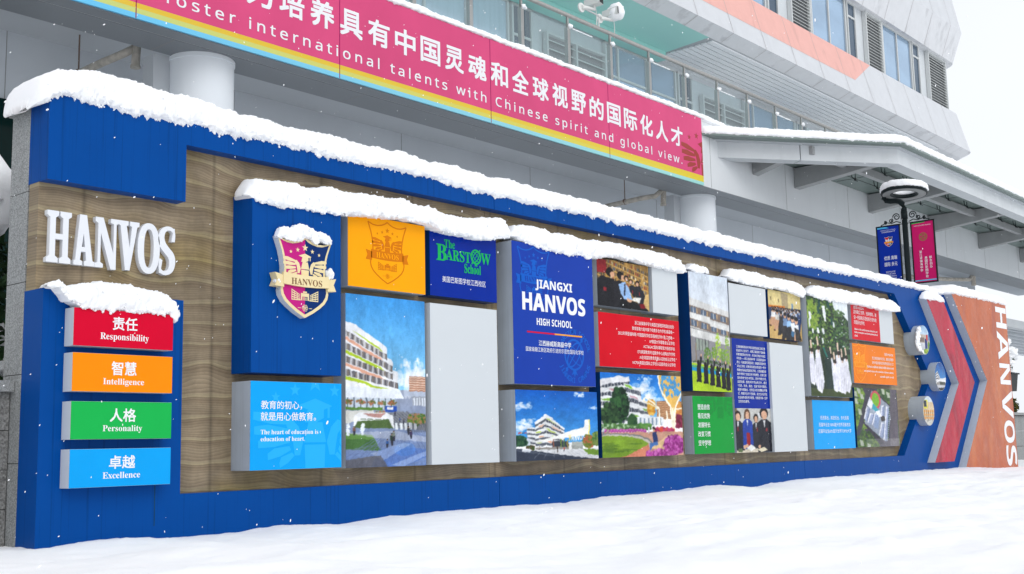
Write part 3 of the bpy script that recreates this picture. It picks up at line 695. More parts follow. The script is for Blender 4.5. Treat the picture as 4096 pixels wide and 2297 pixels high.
def art_gate():
    A = Art(170, 132); A.grad(0, .75, (14, 92, 190), (74, 160, 225)); clouds(A, [(.08, .22, .10), (.05, .52, .12), (.78, .05, .07), (.94, .24, .04), (.13, .45, .08)])
    floors(A, .22, .47, .80, .35, .37, .80, 5, [(175, 200, 60), (232, 180, 150)]); floors(A, .35, .37, .80, .57, .55, .80, 5, [(180, 205, 50), (230, 170, 140), (180, 205, 50)])
    A.poly([(.22, .45), (.35, .34), (.38, .36), (.57, .54), (.57, .57), (.36, .39), (.22, .49)], (238, 240, 242))
    floors(A, .13, .53, .76, .22, .53, .78, 4, [(226, 230, 234)]); A.rect(.09, .68, .16, .78, (200, 210, 222))
    A.poly([(.42, .67), (.82, .52), (.83, .42), (.88, .41), (.88, .86), (.83, .86), (.83, .64), (.22, .75), (.22, .72)], (244, 244, 240)); A.poly([(.88, .41), (.895, .415), (.895, .86), (.87, .86)], (240, 222, 96))
    A.rect(.42, .73, .62, .83, (58, 64, 74)); 
    for x, c in ((.43, (150, 90, 70)), (.52, (120, 150, 60)), (.56, (70, 110, 60)), (.60, (180, 160, 60))): A.rect(x, .70, x+.012, .85, c)
    for i, c_ in enumerate('HANVOS'): 
        x = .625+i*.034; col = (238, 204, 90) if i == 0 else (250, 250, 246)
        if c_ == 'H': A.rect(x, .635, x+.008, .72, col); A.rect(x+.018, .635, x+.026, .72, col); A.rect(x, .67, x+.026, .685, col)
        elif c_ == 'A': A.line([(x, .72), (x+.013, .635), (x+.026, .72)], .012, col); A.rect(x+.006, .685, x+.02, .695, col)
        elif c_ == 'N': A.rect(x, .635, x+.007, .72, col); A.rect(x+.02, .635, x+.027, .72, col); A.line([(x+.003, .64), (x+.023, .715)], .012, col)
        elif c_ == 'V': A.line([(x, .635), (x+.013, .72), (x+.026, .635)], .012, col)
        elif c_ == 'O': A.ell(x+.013, .678, .015, .045, col); A.ell(x+.013, .678, .007, .028, (70, 76, 86))
        else: A.line([(x+.025, .645), (x+.006, .645), (x+.006, .675), (x+.023, .68), (x+.023, .715), (x+.002, .715)], .012, col)
    A.rect(.66, .74, .80, .86, (170, 174, 168)); A.rect(.62, .76, .65, .86, (244, 244, 240))
    for k in range(12): A.line([(.66+k*.012, .80), (.66+k*.012, .86)], .004, (100, 104, 104))
    A.grad(.845, 1.01, (222, 224, 226), (206, 208, 214)); A.poly([(0, .825), (.10, .835), (.55, .93), (.98, 1), (0, 1)], (50, 58, 74)); A.poly([(0, .84), (.12, .85), (.5, .94), (.5, .95), (.0, .86)], (92, 100, 114), .6); A.rect(.22, .81, .62, .845, (150, 146, 140))
    for k in range(8): A.line([(.3+.07*k, .85), (.2+.12*k, .97)], .004, (150, 156, 164))
    A.poly([(.80, .85), (1, .86), (1, .95), (.86, .93)], (112, 150, 52)); A.leaves(.88, .74, .07, .09, 130, [(92, 112, 42), (178, 92, 62), (140, 130, 52)], .016); A.leaves(.97, .70, .04, .10, 60, [(72, 112, 52), (120, 140, 72)], .016)
    A.leaves(.05, .72, .07, .07, 110, [(32, 72, 52), (52, 92, 62), (20, 52, 42)], .016); A.leaves(.16, .81, .05, .03, 40, [(62, 82, 42), (92, 72, 52)], .012)
    A.ell(.12, .845, .05, .022, (226, 230, 234)); A.rect(.07, .85, .16, .87, (190, 196, 204)); 
    for x, c in ((.03, (196, 40, 40)), (.06, (230, 190, 60)), (.09, (200, 60, 60)), (.07, (60, 70, 120))): A.rect(x, .60, x+.03, .615, c)
    A.person(.48, .80, .09, (60, 50, 50), (90, 80, 70)); A.person(.56, .81, .07, (200, 60, 50), (60, 60, 70)); A.person(.27, .79, .06, (180, 160, 150), (90, 90, 90))
    A.noise(4); return A
def art_garden():
    A = Art(166, 140); A.grad(0, .55, (18, 110, 205), (120, 190, 240)); clouds(A, [(.5, .20, .14), (.60, .30, .10), (.55, .05, .05)])
    floors(A, 0, .10, .62, .34, .04, .62, 5, [(126, 182, 60), (206, 150, 160), (126, 182, 60)]); floors(A, .28, .12, .60, .48, .18, .60, 4, [(126, 182, 60), (206, 160, 170), (236, 238, 240)]); floors(A, .45, .30, .60, .58, .34, .60, 3, [(236, 238, 242), (120, 176, 70)])
    A.poly([(0, .09), (.22, .03), (.34, .06), (.35, .10), (.1, .13), (0, .17)], (232, 232, 236))
    A.rect(.67, .32, 1, .55, (196, 150, 110)); 
    for k in range(10): A.rect(.67, .33+k*.022, 1, .337+k*.022, (120, 78, 52))
    A.rect(.36, .52, .75, .63, (226, 230, 234)); 
    for k in range(7): A.rect(.40+k*.05, .535, .42+k*.05, .62, (128, 150, 170))
    A.leaves(.22, .38, .10, .20, 420, [(22, 52, 32), (36, 78, 42), (52, 98, 52), (14, 36, 26)], .018); A.leaves(.10, .50, .10, .13, 260, [(40, 72, 42), (60, 96, 52), (24, 50, 32)], .018); A.leaves(.36, .57, .05, .07, 110, [(32, 72, 42), (52, 92, 52)], .016)
    A.leaves(.60, .40, .05, .09, 120, [(224, 164, 52), (200, 132, 40), (240, 192, 92)], .014); A.leaves(.95, .42, .06, .08, 110, [(190, 120, 60), (214, 150, 72)], .016); A.leaves(.94, .57, .07, .08, 140, [(122, 32, 62), (150, 50, 82), (92, 22, 46)], .016)
    # white funnel shaped pavilion
    A.poly([(.70, 0), (1, 0), (1, .24), (.93, .36), (.895, .72), (.865, .72), (.85, .40), (.75, .26)], (222, 178, 92))
    for _ in range(46):
        x, y = .74+.25*rng.random(), .26*rng.random(); A.ell(x, y, .012+.01*rng.random(), .02+.012*rng.random(), (74, 150, 205))
    A.line([(.70, 0), (.715, .14), (.78, .28), (.85, .38), (.865, .70)], .022, (250, 244, 226)); A.line([(1, .22), (.93, .36), (.90, .46), (.895, .70)], .022, (250, 244, 226)); A.line([(.88, .40), (.88, .72)], .03, (248, 236, 206))
    A.line([(.50, .32), (.53, .28), (.62, .34), (.70, .42), (.70, .62)], .02, (248, 242, 220)); A.line([(.5, .32), (.53, .35), (.60, .36), (.68, .42)], .014, (246, 236, 206)); A.line([(.80, .44), (.80, .64)], .018, (248, 240, 218)); A.line([(.90, .42), (1, .41)], .02, (246, 238, 214))
    A.rect(0, .61, .6, .68, (72, 112, 62)); A.leaves(.2, .635, .22, .025, 180, [(170, 200, 160), (92, 132, 72), (60, 102, 52)], .010); A.leaves(.52, .63, .07, .03, 70, [(72, 132, 52), (102, 152, 72)], .012)
    for k in range(14): A.ell(.04+k*.036, .685, .02, .022, (170, 72, 150)); A.ell(.04+k*.036, .678, .012, .012, (196, 102, 176))
    A.leaves(.75, .68, .13, .025, 160, [(196, 62, 112), (214, 82, 62), (160, 42, 92)], .012)
    A.rect(0, .705, 1, 1.0, (198, 150, 128)); A.ell(.18, .84, .42, .125, (120, 122, 124)); A.ell(.16, .85, .42, .12, (196, 190, 182)); A.ell(.14, .86, .41, .115, (124, 158, 44)); A.rect(0, .90, .30, 1, (112, 146, 40))
    A.poly([(.30, .975), (.55, .85), (.56, 1), (.2, 1)], (206, 128, 100)); 
    for _ in range(12):
        x, y = .4*rng.random(), .82+.12*rng.random(); A.ell(x, y, .09, .008, (72, 106, 34), .6)
    A.poly([(.58, .90), (.80, .735), (.86, .74), (.74, .92), (.62, .94)], (222, 188, 140)); A.poly([(.58, .90), (.74, .92), (.73, .95), (.58, .93)], (176, 138, 100))
    A.leaves(.88, .87, .13, .12, 420, [(170, 62, 150), (140, 40, 122), (200, 102, 182), (118, 32, 100)], .014); A.leaves(.68, .97, .17, .05, 180, [(178, 72, 156), (206, 112, 186), (140, 44, 124)], .014)
    A.ell(.625, .665, .016, .026, (42, 32, 30)); A.ell(.62, .685, .012, .018, (206, 160, 132)); A.poly([(.60, .715), (.655, .70), (.67, .82), (.61, .83)], (34, 52, 104)); A.poly([(.56, .84), (.66, .82), (.67, .86), (.60, .88), (.58, .92), (.56, .92)], (70, 112, 176))
    A.person(.02, .64, .10, (200, 210, 214), (120, 130, 140)); A.person(.07, .65, .09, (180, 160, 150), (150, 140, 130)); A.person(.56, .63, .09, (226, 226, 230), (200, 200, 206))
    A.noise(5); return A
def art_library():
    A = Art(110, 92); A.a[:] = (150, 116, 66)
    for k in range(7):
        x = .14+k*.14; A.line([(x, -.05), (x+.08, .75)], .02, (206, 164, 92))
    for r in range(6):
        y = .02+r*.11; A.line([(0, y-.12), (1, y+.22)], .016, (210, 168, 96))
        for k in range(26):
            x = k*.04+rng.random()*.02; yy = y-.12+.34*x; c = [(60, 62, 72), (150, 60, 52), (226, 214, 184), (78, 96, 120), (196, 150, 70), (40, 40, 46)][rng.integers(6)]; A.rect(x, yy-.075, x+.02, yy-.012, c, .85)
    A.rect(0, .02, .18, .30, (140, 20, 34), .9)
    A.poly([(.85, .66), (1, .62), (1, 1), (.9, 1)], (214, 180, 120)); A.poly([(0, .45), (.08, .36), (.32, .40), (.42, .7), (.5, 1), (0, 1)], (28, 28, 34)); A.poly([(.32, .45), (.44, .40), (.52, .52), (.50, .9), (.30, 1)], (34, 34, 40))
    A.poly([(.40, .50), (.52, .42), (.60, .55), (.66, .78), (.62, .86), (.50, .80), (.44, .68)], (150, 186, 230)); A.line([(.53, .46), (.51, .72)], .03, (36, 40, 60)); A.poly([(.60, .50), (.70, .46), (.76, .62), (.70, .74), (.62, .62)], (34, 36, 44)); A.poly([(.70, .50), (.82, .46), (.92, .66), (.86, .92), (.74, .82)], (36, 38, 46)); A.poly([(.44, .80), (.70, .82), (.95, .95), (.98, 1), (.4, 1)], (22, 22, 26))
    for x, y, r, back in ((.24, .26, .085, 1), (.44, .30, .075, 1), (.555, .34, .055, 0), (.64, .40, .05, 0), (.77, .42, .055, 0)):
        A.ell(x, y, r*.85, r*1.15, (28, 24, 24)); A.ell(x+(.05 if back else 0), y+r*(.55 if back else .3), r*.5, r*.75, (216, 166, 132))
    A.rect(.12, .60, .17, .68, (150, 30, 42)); A.rect(.665, .58, .68, .66, (160, 30, 42)); A.rect(.80, .60, .815, .68, (150, 30, 42))
    A.poly([(.64, .80), (.70, .73), (.84, .72), (.80, .84)], (240, 238, 232)); A.line([(.70, .73), (.745, .83)], .006, (160, 160, 160)); A.ell(.60, .82, .04, .03, (220, 170, 136)); A.poly([(.56, .76), (.66, .80), (.64, .85), (.55, .82)], (220, 170, 136))
    A.poly([(.80, .86), (.90, .84), (.92, .94), (.82, .95)], (130, 20, 34)); A.noise(7); return A
def art_lawn():
    A = Art(108, 224); A.grad(0, .36, (206, 216, 228), (226, 232, 240)); 
    A.poly([(0, .27), (1, .335), (1, .60), (0, .60)], (206, 206, 204)); A.poly([(0, .22), (1, .30), (1, .36), (0, .27)], (214, 214, 212))
    for y0 in (.285, .395):
        A.poly([(0, y0), (1, y0+.065), (1, y0+.135), (0, y0+.065)], (128, 112, 102))
        for k in range(4): x = .03+k*.25; yy = y0+.065*x; A.poly([(x, yy+.01), (x+.13, yy+.018), (x+.13, yy+.065), (x, yy+.057)], (92, 108, 130)); A.rect(x+.14, yy+.02, x+.17, yy+.06, (190, 160, 120)); A.line([(x+.065, yy+.012), (x+.065, yy+.062)], .006, (210, 216, 222))
    A.poly([(0, .345), (.5, .37), (.5, .415), (0, .395)], (222, 222, 220)); A.poly([(.5, .40), (1, .44), (1, .475), (.5, .445)], (222, 222, 220)); A.poly([(0, .47), (1, .52), (1, .60), (0, .545)], (214, 214, 212)); A.line([(0, .475), (1, .525)], .004, (70, 70, 72))
    A.poly([(0, .545), (1, .60), (1, .80), (0, .76)], (140, 138, 142)); A.poly([(.12, .56), (.45, .575), (.45, .66), (.12, .655)], (150, 160, 150)); 
    for k in range(5): A.line([(.12+k*.08, .56), (.12+k*.08, .66)], .006, (70, 72, 74))
    A.leaves(.68, .62, .07, .12, 120, [(160, 196, 62), (132, 172, 62), (186, 212, 92)], .012); A.leaves(.92, .64, .06, .13, 110, [(150, 186, 62), (122, 162, 62)], .012); A.leaves(.40, .70, .09, .07, 100, [(82, 122, 52), (112, 150, 62)], .012); A.leaves(.80, .68, .07, .06, 80, [(112, 150, 62)], .012); A.leaves(.57, .67, .06, .05, 70, [(132, 172, 52), (92, 132, 42)], .012)
    A.line([(.12, .60), (.12, .76)], .01, (140, 120, 90)); A.leaves(.5, .755, .5, .015, 120, [(52, 82, 42), (72, 92, 52)], .012)
    A.poly([(0, .765), (1, .80), (1, 1.01), (0, 1.01)], (172, 206, 34)); A.poly([(0, .785), (1, .825), (1, .875), (0, .83)], (20, 150, 210)); A.poly([(0, .79), (1, .83), (1, .84), (0, .80)], (110, 176, 60)); A.noise(9, 0, .84, 1, 1)
    for k, x in enumerate((.17, .34, .50, .65, .79, .91)):
        y = .765+.012*k; A.poly([(x-.055, y+.02), (x+.045, y+.015), (x+.06, y+.11), (x+.05, y+.155), (x-.05, y+.15)], (30, 30, 36)); A.poly([(x-.07, y+.14), (x+.06, y+.14), (x+.06, y+.16), (x-.07, y+.158)], (24, 24, 28)); A.ell(x-.01, y, .032, .022, (22, 20, 22)); A.line([(x+.03, y+.03), (x+.06, y-.02), (x+.065, y-.06)], .022, (34, 34, 40)); A.ell(x+.068, y-.065, .016, .014, (224, 178, 148))
    A.noise(4); return A
def art_audience():
    A = Art(84, 82); A.a[:] = (206, 170, 106); A.grad(0, .34, (214, 196, 132), (226, 206, 146)); A.poly([(.38, 0), (.60, .05), (.60, .34), (.42, .34)], (176, 160, 124)); A.rect(.08, .14, .11, .22, (120, 104, 72)); A.rect(.30, .17, .33, .24, (120, 104, 72)); A.rect(.70, .22, .76, .33, (120, 150, 176))
    A.poly([(0, .32), (.5, .30), (.5, .345), (0, .36)], (216, 120, 32)); A.poly([(0, .36), (1, .32), (1, .55), (.9, 1), (.8, 1), (.2, .55), (0, .62)], (46, 66, 106))
    for k in range(70):
        t = rng.random(); x = .06+.92*rng.random(); y = .34+.10*rng.random(); A.ell(x, y, .022, .024, (30, 26, 26)); A.ell(x, y+.012, .014, .014, (206, 160, 128)); A.rect(x-.022, y+.025, x+.022, y+.06, [(150, 170, 200), (60, 66, 90), (226, 226, 230), (90, 90, 100)][rng.integers(4)])
    for k in range(7):
        x = .14+.115*k; y = .37+.018*k; h = .30+.055*k; c = [(236, 236, 236), (210, 206, 200), (46, 46, 52), (120, 150, 190), (150, 190, 230), (232, 234, 238), (236, 238, 242)][k]
        A.poly([(x-.06, y+h*.30), (x+.06, y+h*.28), (x+.08, y+h*.68), (x-.07, y+h*.70)], c); A.poly([(x-.08, y+h*.62), (x+.07, y+h*.60), (x+.04, y+h*1.05), (x-.05, y+h*1.25), (x-.12, y+h*1.2)], (40, 38, 40) if k not in (0, 1, 6) else (208, 160, 126)); A.ell(x, y+h*.16, .030+.004*k, .042+.005*k, (214, 166, 134)); A.ell(x, y+h*.09, .032+.004*k, .03+.003*k, (28, 24, 24)); A.ell(x-.10, y+h*1.22, .03, .016, (60, 40, 30))
    A.poly([(.52, .74), (.66, .70), (.74, .98), (.58, 1), (.50, .9)], (44, 44, 48)); A.ell(.70, .86, .05, .06, (60, 110, 150)); A.poly([(.76, .72), (.9, .76), (.98, .98), (.8, 1)], (54, 50, 48)); A.noise(7); return A
def art_class():
    A = Art(82, 96); A.a[:] = (196, 196, 192); A.rect(.0, 0, .06, 1, (120, 104, 84)); A.rect(.62, .10, .74, .22, (226, 228, 230)); A.rect(.3, .06, .36, .3, (170, 170, 166))
    A.poly([(0, .88), (1, .84), (1, 1), (0, 1)], (206, 196, 176))
    def half(x, y, w_, h, c, hair, long=False):
        A.poly([(x-w_, y+h*.30), (x-w_*.4, y+h*.22), (x+w_*.4, y+h*.22), (x+w_, y+h*.30), (x+w_*1.05, y+h), (x-w_*1.05, y+h)], c)
        A.ell(x, y+h*.08, w_*.62, h*.13, hair); A.ell(x+.005, y+h*.12, w_*.42, h*.10, (222, 174, 144)); 
        if long: A.rect(x-w_*.62, y+h*.08, x-w_*.35, y+h*.22, hair); A.rect(x+w_*.35, y+h*.08, x+w_*.62, y+h*.22, hair)
        A.poly([(x-w_*.18, y+h*.24), (x+w_*.18, y+h*.24), (x, y+h*.42)], (232, 232, 234))
    half(.07, .10, .14, .85, (34, 36, 46), (40, 30, 28)); half(.55, .16, .10, .75, (36, 38, 48), (36, 28, 26)); half(.32, .06, .13, .85, (28, 62, 160), (92, 62, 44), True); half(.78, .03, .19, 1.0, (32, 34, 44), (24, 22, 24))
    A.rect(.28, .55, .38, .84, (150, 24, 34)); A.rect(.05, .42, .08, .52, (140, 30, 40)); A.rect(.56, .44, .59, .53, (140, 30, 40)); A.rect(.82, .45, .86, .52, (150, 40, 50))
    A.poly([(.26, .88), (.40, .82), (.52, .90), (.38, .97)], (240, 240, 236)); A.poly([(.56, .93), (.75, .88), (.84, .95), (.66, 1)], (230, 220, 190)); A.rect(.05, .90, .16, .98, (90, 110, 70)); A.poly([(.18, .84), (.3, .80), (.34, .86), (.2, .92)], (222, 174, 144)); A.ell(.62, .87, .035, .04, (222, 174, 144)); A.noise(7); return A
def art_gowns():
    A = Art(92, 180); A.a[:] = (34, 52, 34); A.leaves(.3, .28, .45, .34, 900, [(30, 62, 32), (62, 98, 42), (92, 126, 52), (18, 38, 26), (120, 150, 66)], .022); A.leaves(.85, .42, .25, .25, 420, [(40, 76, 42), (82, 116, 62), (22, 44, 30)], .022); A.leaves(.12, .18, .16, .14, 180, [(112, 146, 46), (140, 166, 60)], .022)
    A.poly([(.62, 0), (1, 0), (1, .20), (.86, .14), (.76, .16), (.64, .08)], (226, 234, 238)); A.leaves(.78, .13, .12, .03, 60, [(92, 122, 72), (60, 92, 52)], .018)
    for _ in range(26): 
        x, y = rng.random(), .05+.45*rng.random(); A.ell(x, y, .012, .008, (236, 240, 244), .8)
    for x, y, sx, sy in ((.40, .14, .045, .06), (.42, .20, .03, .04), (.24, .34, .03, .03), (.36, .34, .035, .03), (.62, .26, .03, .03), (.07, .20, .03, .04), (.05, .27, .02, .04), (.12, .35, .02, .025), (.34, .44, .02, .03)): A.poly([(x-sx, y-sy), (x+sx*.6, y-sy*1.1), (x+sx, y+sy*.8), (x-sx*.3, y+sy)], (236, 240, 246))
    for x, y in ((.27, .12), (.52, .05), (.58, .22), (.30, .05)): A.poly([(x-.03, y-.03), (x+.02, y-.035), (x+.03, y+.04), (x-.02, y+.05)], (22, 70, 62))
    A.rect(0, .92, 1, 1, (58, 72, 34)); A.rect(0, .52, 1, .92, (32, 48, 34), .75); A.rect(.86, .55, 1, .85, (80, 130, 72), .5)
    for x, y, w_, h in ((.05, .50, .14, .40), (.20, .46, .17, .52), (.50, .55, .13, .32), (.68, .50, .18, .47), (.87, .54, .16, .42), (.58, .60, .14, .36), (.77, .56, .16, .42)):
        A.poly([(x-w_*.25, y+h*.15), (x+w_*.3, y+h*.12), (x+w_*.75, y+h*.75), (x+w_*.35, y+h*.98), (x-w_*.2, y+h*.93), (x-w_*.6, y+h*.7)], (238, 238, 246)); A.line([(x+w_*.1, y+h*.2), (x+w_*.05, y-.02), (x+w_*.0, y-.06)], .018, (226, 196, 176)); A.ell(x+w_*.15, y+h*.10, w_*.24, .022, (46, 34, 30))
        for q in range(4): A.line([(x-w_*.2+q*w_*.2, y+h*.3), (x-w_*.3+q*w_*.28, y+h*.9)], .006, (196, 196, 214))
    A.poly([(.36, .56), (.50, .53), (.54, .92), (.38, .92)], (20, 46, 40)); A.line([(.34, .5), (.42, .6)], .02, (30, 110, 96)); A.noise(6); return A
def art_aerial():
    A = Art(104, 132); A.a[:] = (66, 62, 78); A.leaves(.05, .35, .28, .40, 420, [(92, 132, 42), (120, 150, 52), (60, 96, 42)], .03); A.leaves(.72, .12, .28, .14, 320, [(40, 72, 36), (62, 96, 46), (92, 122, 52)], .024); A.leaves(.22, .90, .30, .18, 380, [(42, 72, 36), (92, 122, 42), (62, 96, 42)], .024); A.leaves(.96, .78, .05, .25, 180, [(82, 112, 42), (52, 82, 40)], .022)
    A.poly([(.30, -.02), (.40, -.02), (.18, .58), (.06, .80), (-.02, .80)], (58, 58, 70)); A.poly([(.40, .02), (.46, .02), (.82, .30), (.80, .34)], (52, 50, 60)); A.poly([(.84, 0), (.98, 0), (.98, 1), (.76, 1), (.80, .35)], (92, 86, 96)); A.poly([(.14, .57), (.22, .58), (.62, .94), (.52, .97)], (50, 48, 62))
    C_ = [(.40, .04), (.80, .30), (.80, .52), (.70, .90), (.62, .90), (.20, .60), (.20, .50)]; A.poly(C_, (150, 160, 176)); A.ell(.47, .20, .12, .16, (206, 84, 96)); A.ell(.47, .20, .085, .12, (120, 180, 40))
    A.poly([(.34, .15), (.42, .26), (.36, .36), (.27, .29)], (232, 234, 242)); A.poly([(.42, .26), (.54, .38), (.50, .44), (.38, .34)], (52, 160, 176)); A.poly([(.46, .40), (.56, .37), (.58, .48), (.52, .50)], (232, 236, 244))
    for P in ([(.26, .30), (.31, .34), (.24, .55), (.18, .52)], [(.33, .42), (.40, .44), (.34, .62), (.26, .58)], [(.44, .42), (.50, .45), (.42, .68), (.35, .62)], [(.60, .30), (.66, .28), (.62, .50), (.57, .48)], [(.72, .30), (.78, .33), (.66, .90), (.60, .88)], [(.58, .58), (.64, .60), (.58, .84), (.50, .80)]): A.poly(P, (238, 240, 248)); A.poly([(x+.02, y+.015) for x, y in P], (70, 92, 150), .45)
    A.poly([(.44, .46), (.54, .50), (.50, .70), (.40, .66)], (140, 160, 196)); A.ell(.62, .52, .05, .05, (62, 60, 62))
    for x, y in ((.02, .10), (.10, .05), (.16, .14), (.03, .22), (.10, .40), (.66, .04), (.78, .10), (.10, .92), (.26, .98)): A.poly([(x-.04, y-.05), (x+.03, y-.03), (x+.05, y+.06), (x-.02, y+.05)], (176, 186, 166))
    for k in range(16): A.ell(.79-.005*k, .34+.035*k, .012, .012, (40, 72, 36))
    A.rect(.2, .86, 1, 1, (190, 190, 186), .35); A.noise(7); return A
def art_disc(kind):
    A = Art(64, 64)
    if kind == 0:
        A.grad(0, .42, (150, 190, 226), (206, 220, 232)); A.rect(0, .32, 1, .62, (190, 176, 164)); A.rect(.0, .42, .5, .58, (120, 104, 98)); A.rect(.0, .60, 1, .85, (190, 194, 202)); 
        for k in range(4): A.rect(0, .62+k*.05, .6, .64+k*.05, (226, 228, 232))
        A.rect(.55, .45, .75, .82, (16, 42, 116)); A.rect(.68, .31, .82, .50, (206, 40, 52)); A.rect(.86, .28, .95, .50, (44, 120, 180)); A.line([(.74, .15), (.74, .5)], .012, (60, 60, 66)); A.leaves(.62, .88, .20, .08, 90, [(132, 162, 32), (92, 132, 32), (170, 190, 52)], .03); A.leaves(.9, .68, .10, .12, 60, [(102, 142, 42), (72, 112, 42)], .03)
    elif kind == 1:
        A.grad(0, .62, (10, 74, 150), (60, 140, 206)); floors(A, .05, .42, .70, .25, .32, .70, 4, [(226, 196, 176), (236, 236, 236)]); floors(A, .25, .32, .70, .5, .58, .72, 4, [(200, 180, 170), (236, 236, 236)]); A.poly([(.1, .64), (1, .52), (1, .60), (.1, .70)], (240, 240, 242)); A.rect(.1, .70, 1, .80, (150, 146, 142)); A.rect(.4, .68, .9, .78, (70, 74, 66)); A.rect(0, .80, 1, 1, (196, 198, 204)); A.poly([(.2, .9), (1, .86), (1, 1), (.2, 1)], (34, 34, 44))
    else:
        A.a[:] = (206, 186, 150); A.rect(0, 0, 1, .22, (206, 220, 230)); A.rect(.10, .14, .45, .42, (230, 222, 40)); A.rect(.12, .16, .36, .37, (30, 44, 58)); 
        for k in range(6): A.rect(.3, .2+.045*k, 1, .215+.045*k, (226, 204, 168))
        for r in range(3):
            for k in range(6): x = .08+k*.17; y = .48+r*.11; A.rect(x, y, x+.12, y+.07, (214, 142, 60)); A.rect(x+.04, y+.07, x+.07, y+.11, (60, 40, 30))
        A.rect(0, .80, 1, 1, (206, 204, 196)); A.leaves(.4, .82, .35, .05, 50, [(150, 146, 136), (232, 230, 224)], .02)
    A.noise(5); return A
def art_stripes(cols, wd, h, seed, n=26):
    """flat film with big pale diagonal strokes"""
    A = Art(wd, h, cols[0]); g = np.random.default_rng(seed)
    for _ in range(n):
        x, y = g.random()*1.2-.1, g.random()*1.2-.1; l = .25+.5*g.random(); t = g.choice([.35, -.35, 1.35, 0.0])+g.normal(0, .05); w_ = .04+.09*g.random()
        dx, dy = math.sin(t)*l*.6, math.cos(t)*l; A.poly([(x, y), (x+dx, y+dy), (x+dx+w_, y+dy+w_*.4), (x+w_, y+w_*.4)], cols[1+g.integers(len(cols)-1)], .55)
    A.finish(.03); return A

# ------------------------------------------------------------------ boxes and bars mounted on the wall
YW = 0.136
def box_panel(label, x0, x1, z0, z1, yf, side, face=None, art=None, yb=YW, cat='display box', group='display boxes on the wall', name='display_box', artz=None):
    t = thing(name, label, cat, ((x0+x1)/2, yb, z0), group)
    mb = MB(); mb.box(x0, x1, yf+0.004, yb, z0, z1); mb.build('box_body', side, t)
    if face is not None:
        mb = MB(); zz0 = z0 if artz is None else artz
        mb.box(x0+.0012, x1-.0012, yf, yf+0.0035, zz0+.0012, z1-.0012); mb.build('face_film', face, t)
    if art is not None:
        art.build('picture', x0, x1, z0, z1 if artz is None else artz, yf, PRINT, t)
    return t
def words(t, yf, m, rows, name='lettering'):
    for r in rows:
        s_, st, x0, x1, z0, z1 = r[:6]
        mb = MB(); text_xz(mb, s_, st, x0, x1, z0, z1, yf-.0012, bold=r[6] if len(r) > 6 else None); mb.build(name, m, t)
BG = 'value bars on the left panel'
for lab, z0, z1, f, rows in (
    ('red bar reading Responsibility, topmost of the four bars and capped with snow', 1.505, 1.797, F_RED, [('责任', 'cb', .638, .850, 1.644, 1.745), ('Responsibility', 'sb', .535, .955, 1.551, 1.617)]),
    ('orange bar reading Intelligence, second of the four bars, under the red one', 1.158, 1.453, F_ORA, [('智慧', 'cb', .638, .850, 1.290, 1.395), ('Intelligence', 'sb', .568, .920, 1.203, 1.264)]),
    ('green bar reading Personality, third of the four bars, above the blue one', .795, 1.083, F_GRN, [('人格', 'cb', .634, .855, .929, 1.030), ('Personality', 'sb', .575, .913, .842, .902)]),
    ('sky blue bar reading Excellence, lowest of the four bars', .432, .722, F_CYA, [('卓越', 'cb', .637, .855, .569, .667), ('Excellence', 'sb', .585, .904, .494, .542)])):
    t = box_panel(lab, .313, 1.176, z0, z1, -.136, SIDEW, f, yb=-0.001, cat='sign', group=BG, name='value_bar')
    words(t, -.136, INK, rows)

t = box_panel('tall deep blue box carrying the school crest', 1.940, 2.958, 1.354, 2.94, -.145, BLUE, BLUE)
t = box_panel('cyan box with the white words The heart of education, under the crest box', 1.948, 2.972, .513, 1.283, -.135, SIDE, F_CYA)
words(t, -.135, INK, [('教育的初心，', 'cb', 2.061, 2.507, 1.039, 1.113), ('就是用心做教育。', 'cb', 2.058, 2.668, .940, 1.014), ('The heart of education is', 'sb', 2.058, 2.695, .821, .861), ('education of heart.', 'sb', 2.058, 2.542, .761, .800)])
def big_eagle(m, cx, zt, hw, y, t, x0, x1, z0, z1):
    mb = MB(); sz = hw*.785
    for k, P in enumerate(eagle()+STARS):
        Q = [(min(max(cx+a*hw, x0), x1), min(max(zt+b*sz, z0), z1)) for a, b in P]
        if max(q[0] for q in Q)-min(q[0] for q in Q) > .004 and max(q[1] for q in Q)-min(q[1] for q in Q) > .004: mb.poly(Q, y-.0003-.00004*(k % 9))
    mb.build('pale_emblem', m, t)
big_eagle(PALE_C, 2.66, 1.50, .85, -.135, t, 1.952, 2.968, .517, 1.279)
t = box_panel('amber box printed with a darker outline of the crest', 3.118, 4.160, 2.226, 2.94, -.06, SIDE, F_ORA2)
flat_crest('crest_print', PALE_O, 3.634, 2.888, .258, -.0608, t, F_ORA2)
t = box_panel('royal blue box with green school name and a globe in the letter O', 4.247, 5.285, 2.233, 2.94, -.04, NAVY, F_NVB)
words(t, -.04, INKG, [('The', 'ss', 4.466, 4.625, 2.757, 2.844), ('B', 'ss', 4.347, 4.497, 2.614, 2.785), ('ARST', 'ss', 4.490, 4.866, 2.628, 2.745), ('W', 'ss', 5.031, 5.188, 2.639, 2.759), ('School', 'ss', 4.769, 5.027, 2.517, 2.616)])
words(t, -.04, INK, [('美国巴斯图学校江西校区', 'c', 4.429, 5.104, 2.387, 2.453)])
globe_logo(INKG, 4.953, 2.706, .075, -.0412, t, wd=.12)
box_panel('tall box picturing the campus plaza and curved school block under blue sky', 3.105, 4.164, .501, 2.156, -.04, SIDE, None, art_plaza())
box_panel('tall blank white box left of the navy school name box', 4.222, 5.253, .503, 2.150, -.06, SIDEW, WHITE)
t = box_panel('tall violet blue box with the large white school name', 5.480, 6.970, 1.350, 2.95, -.10, SIDE, F_NVB2)
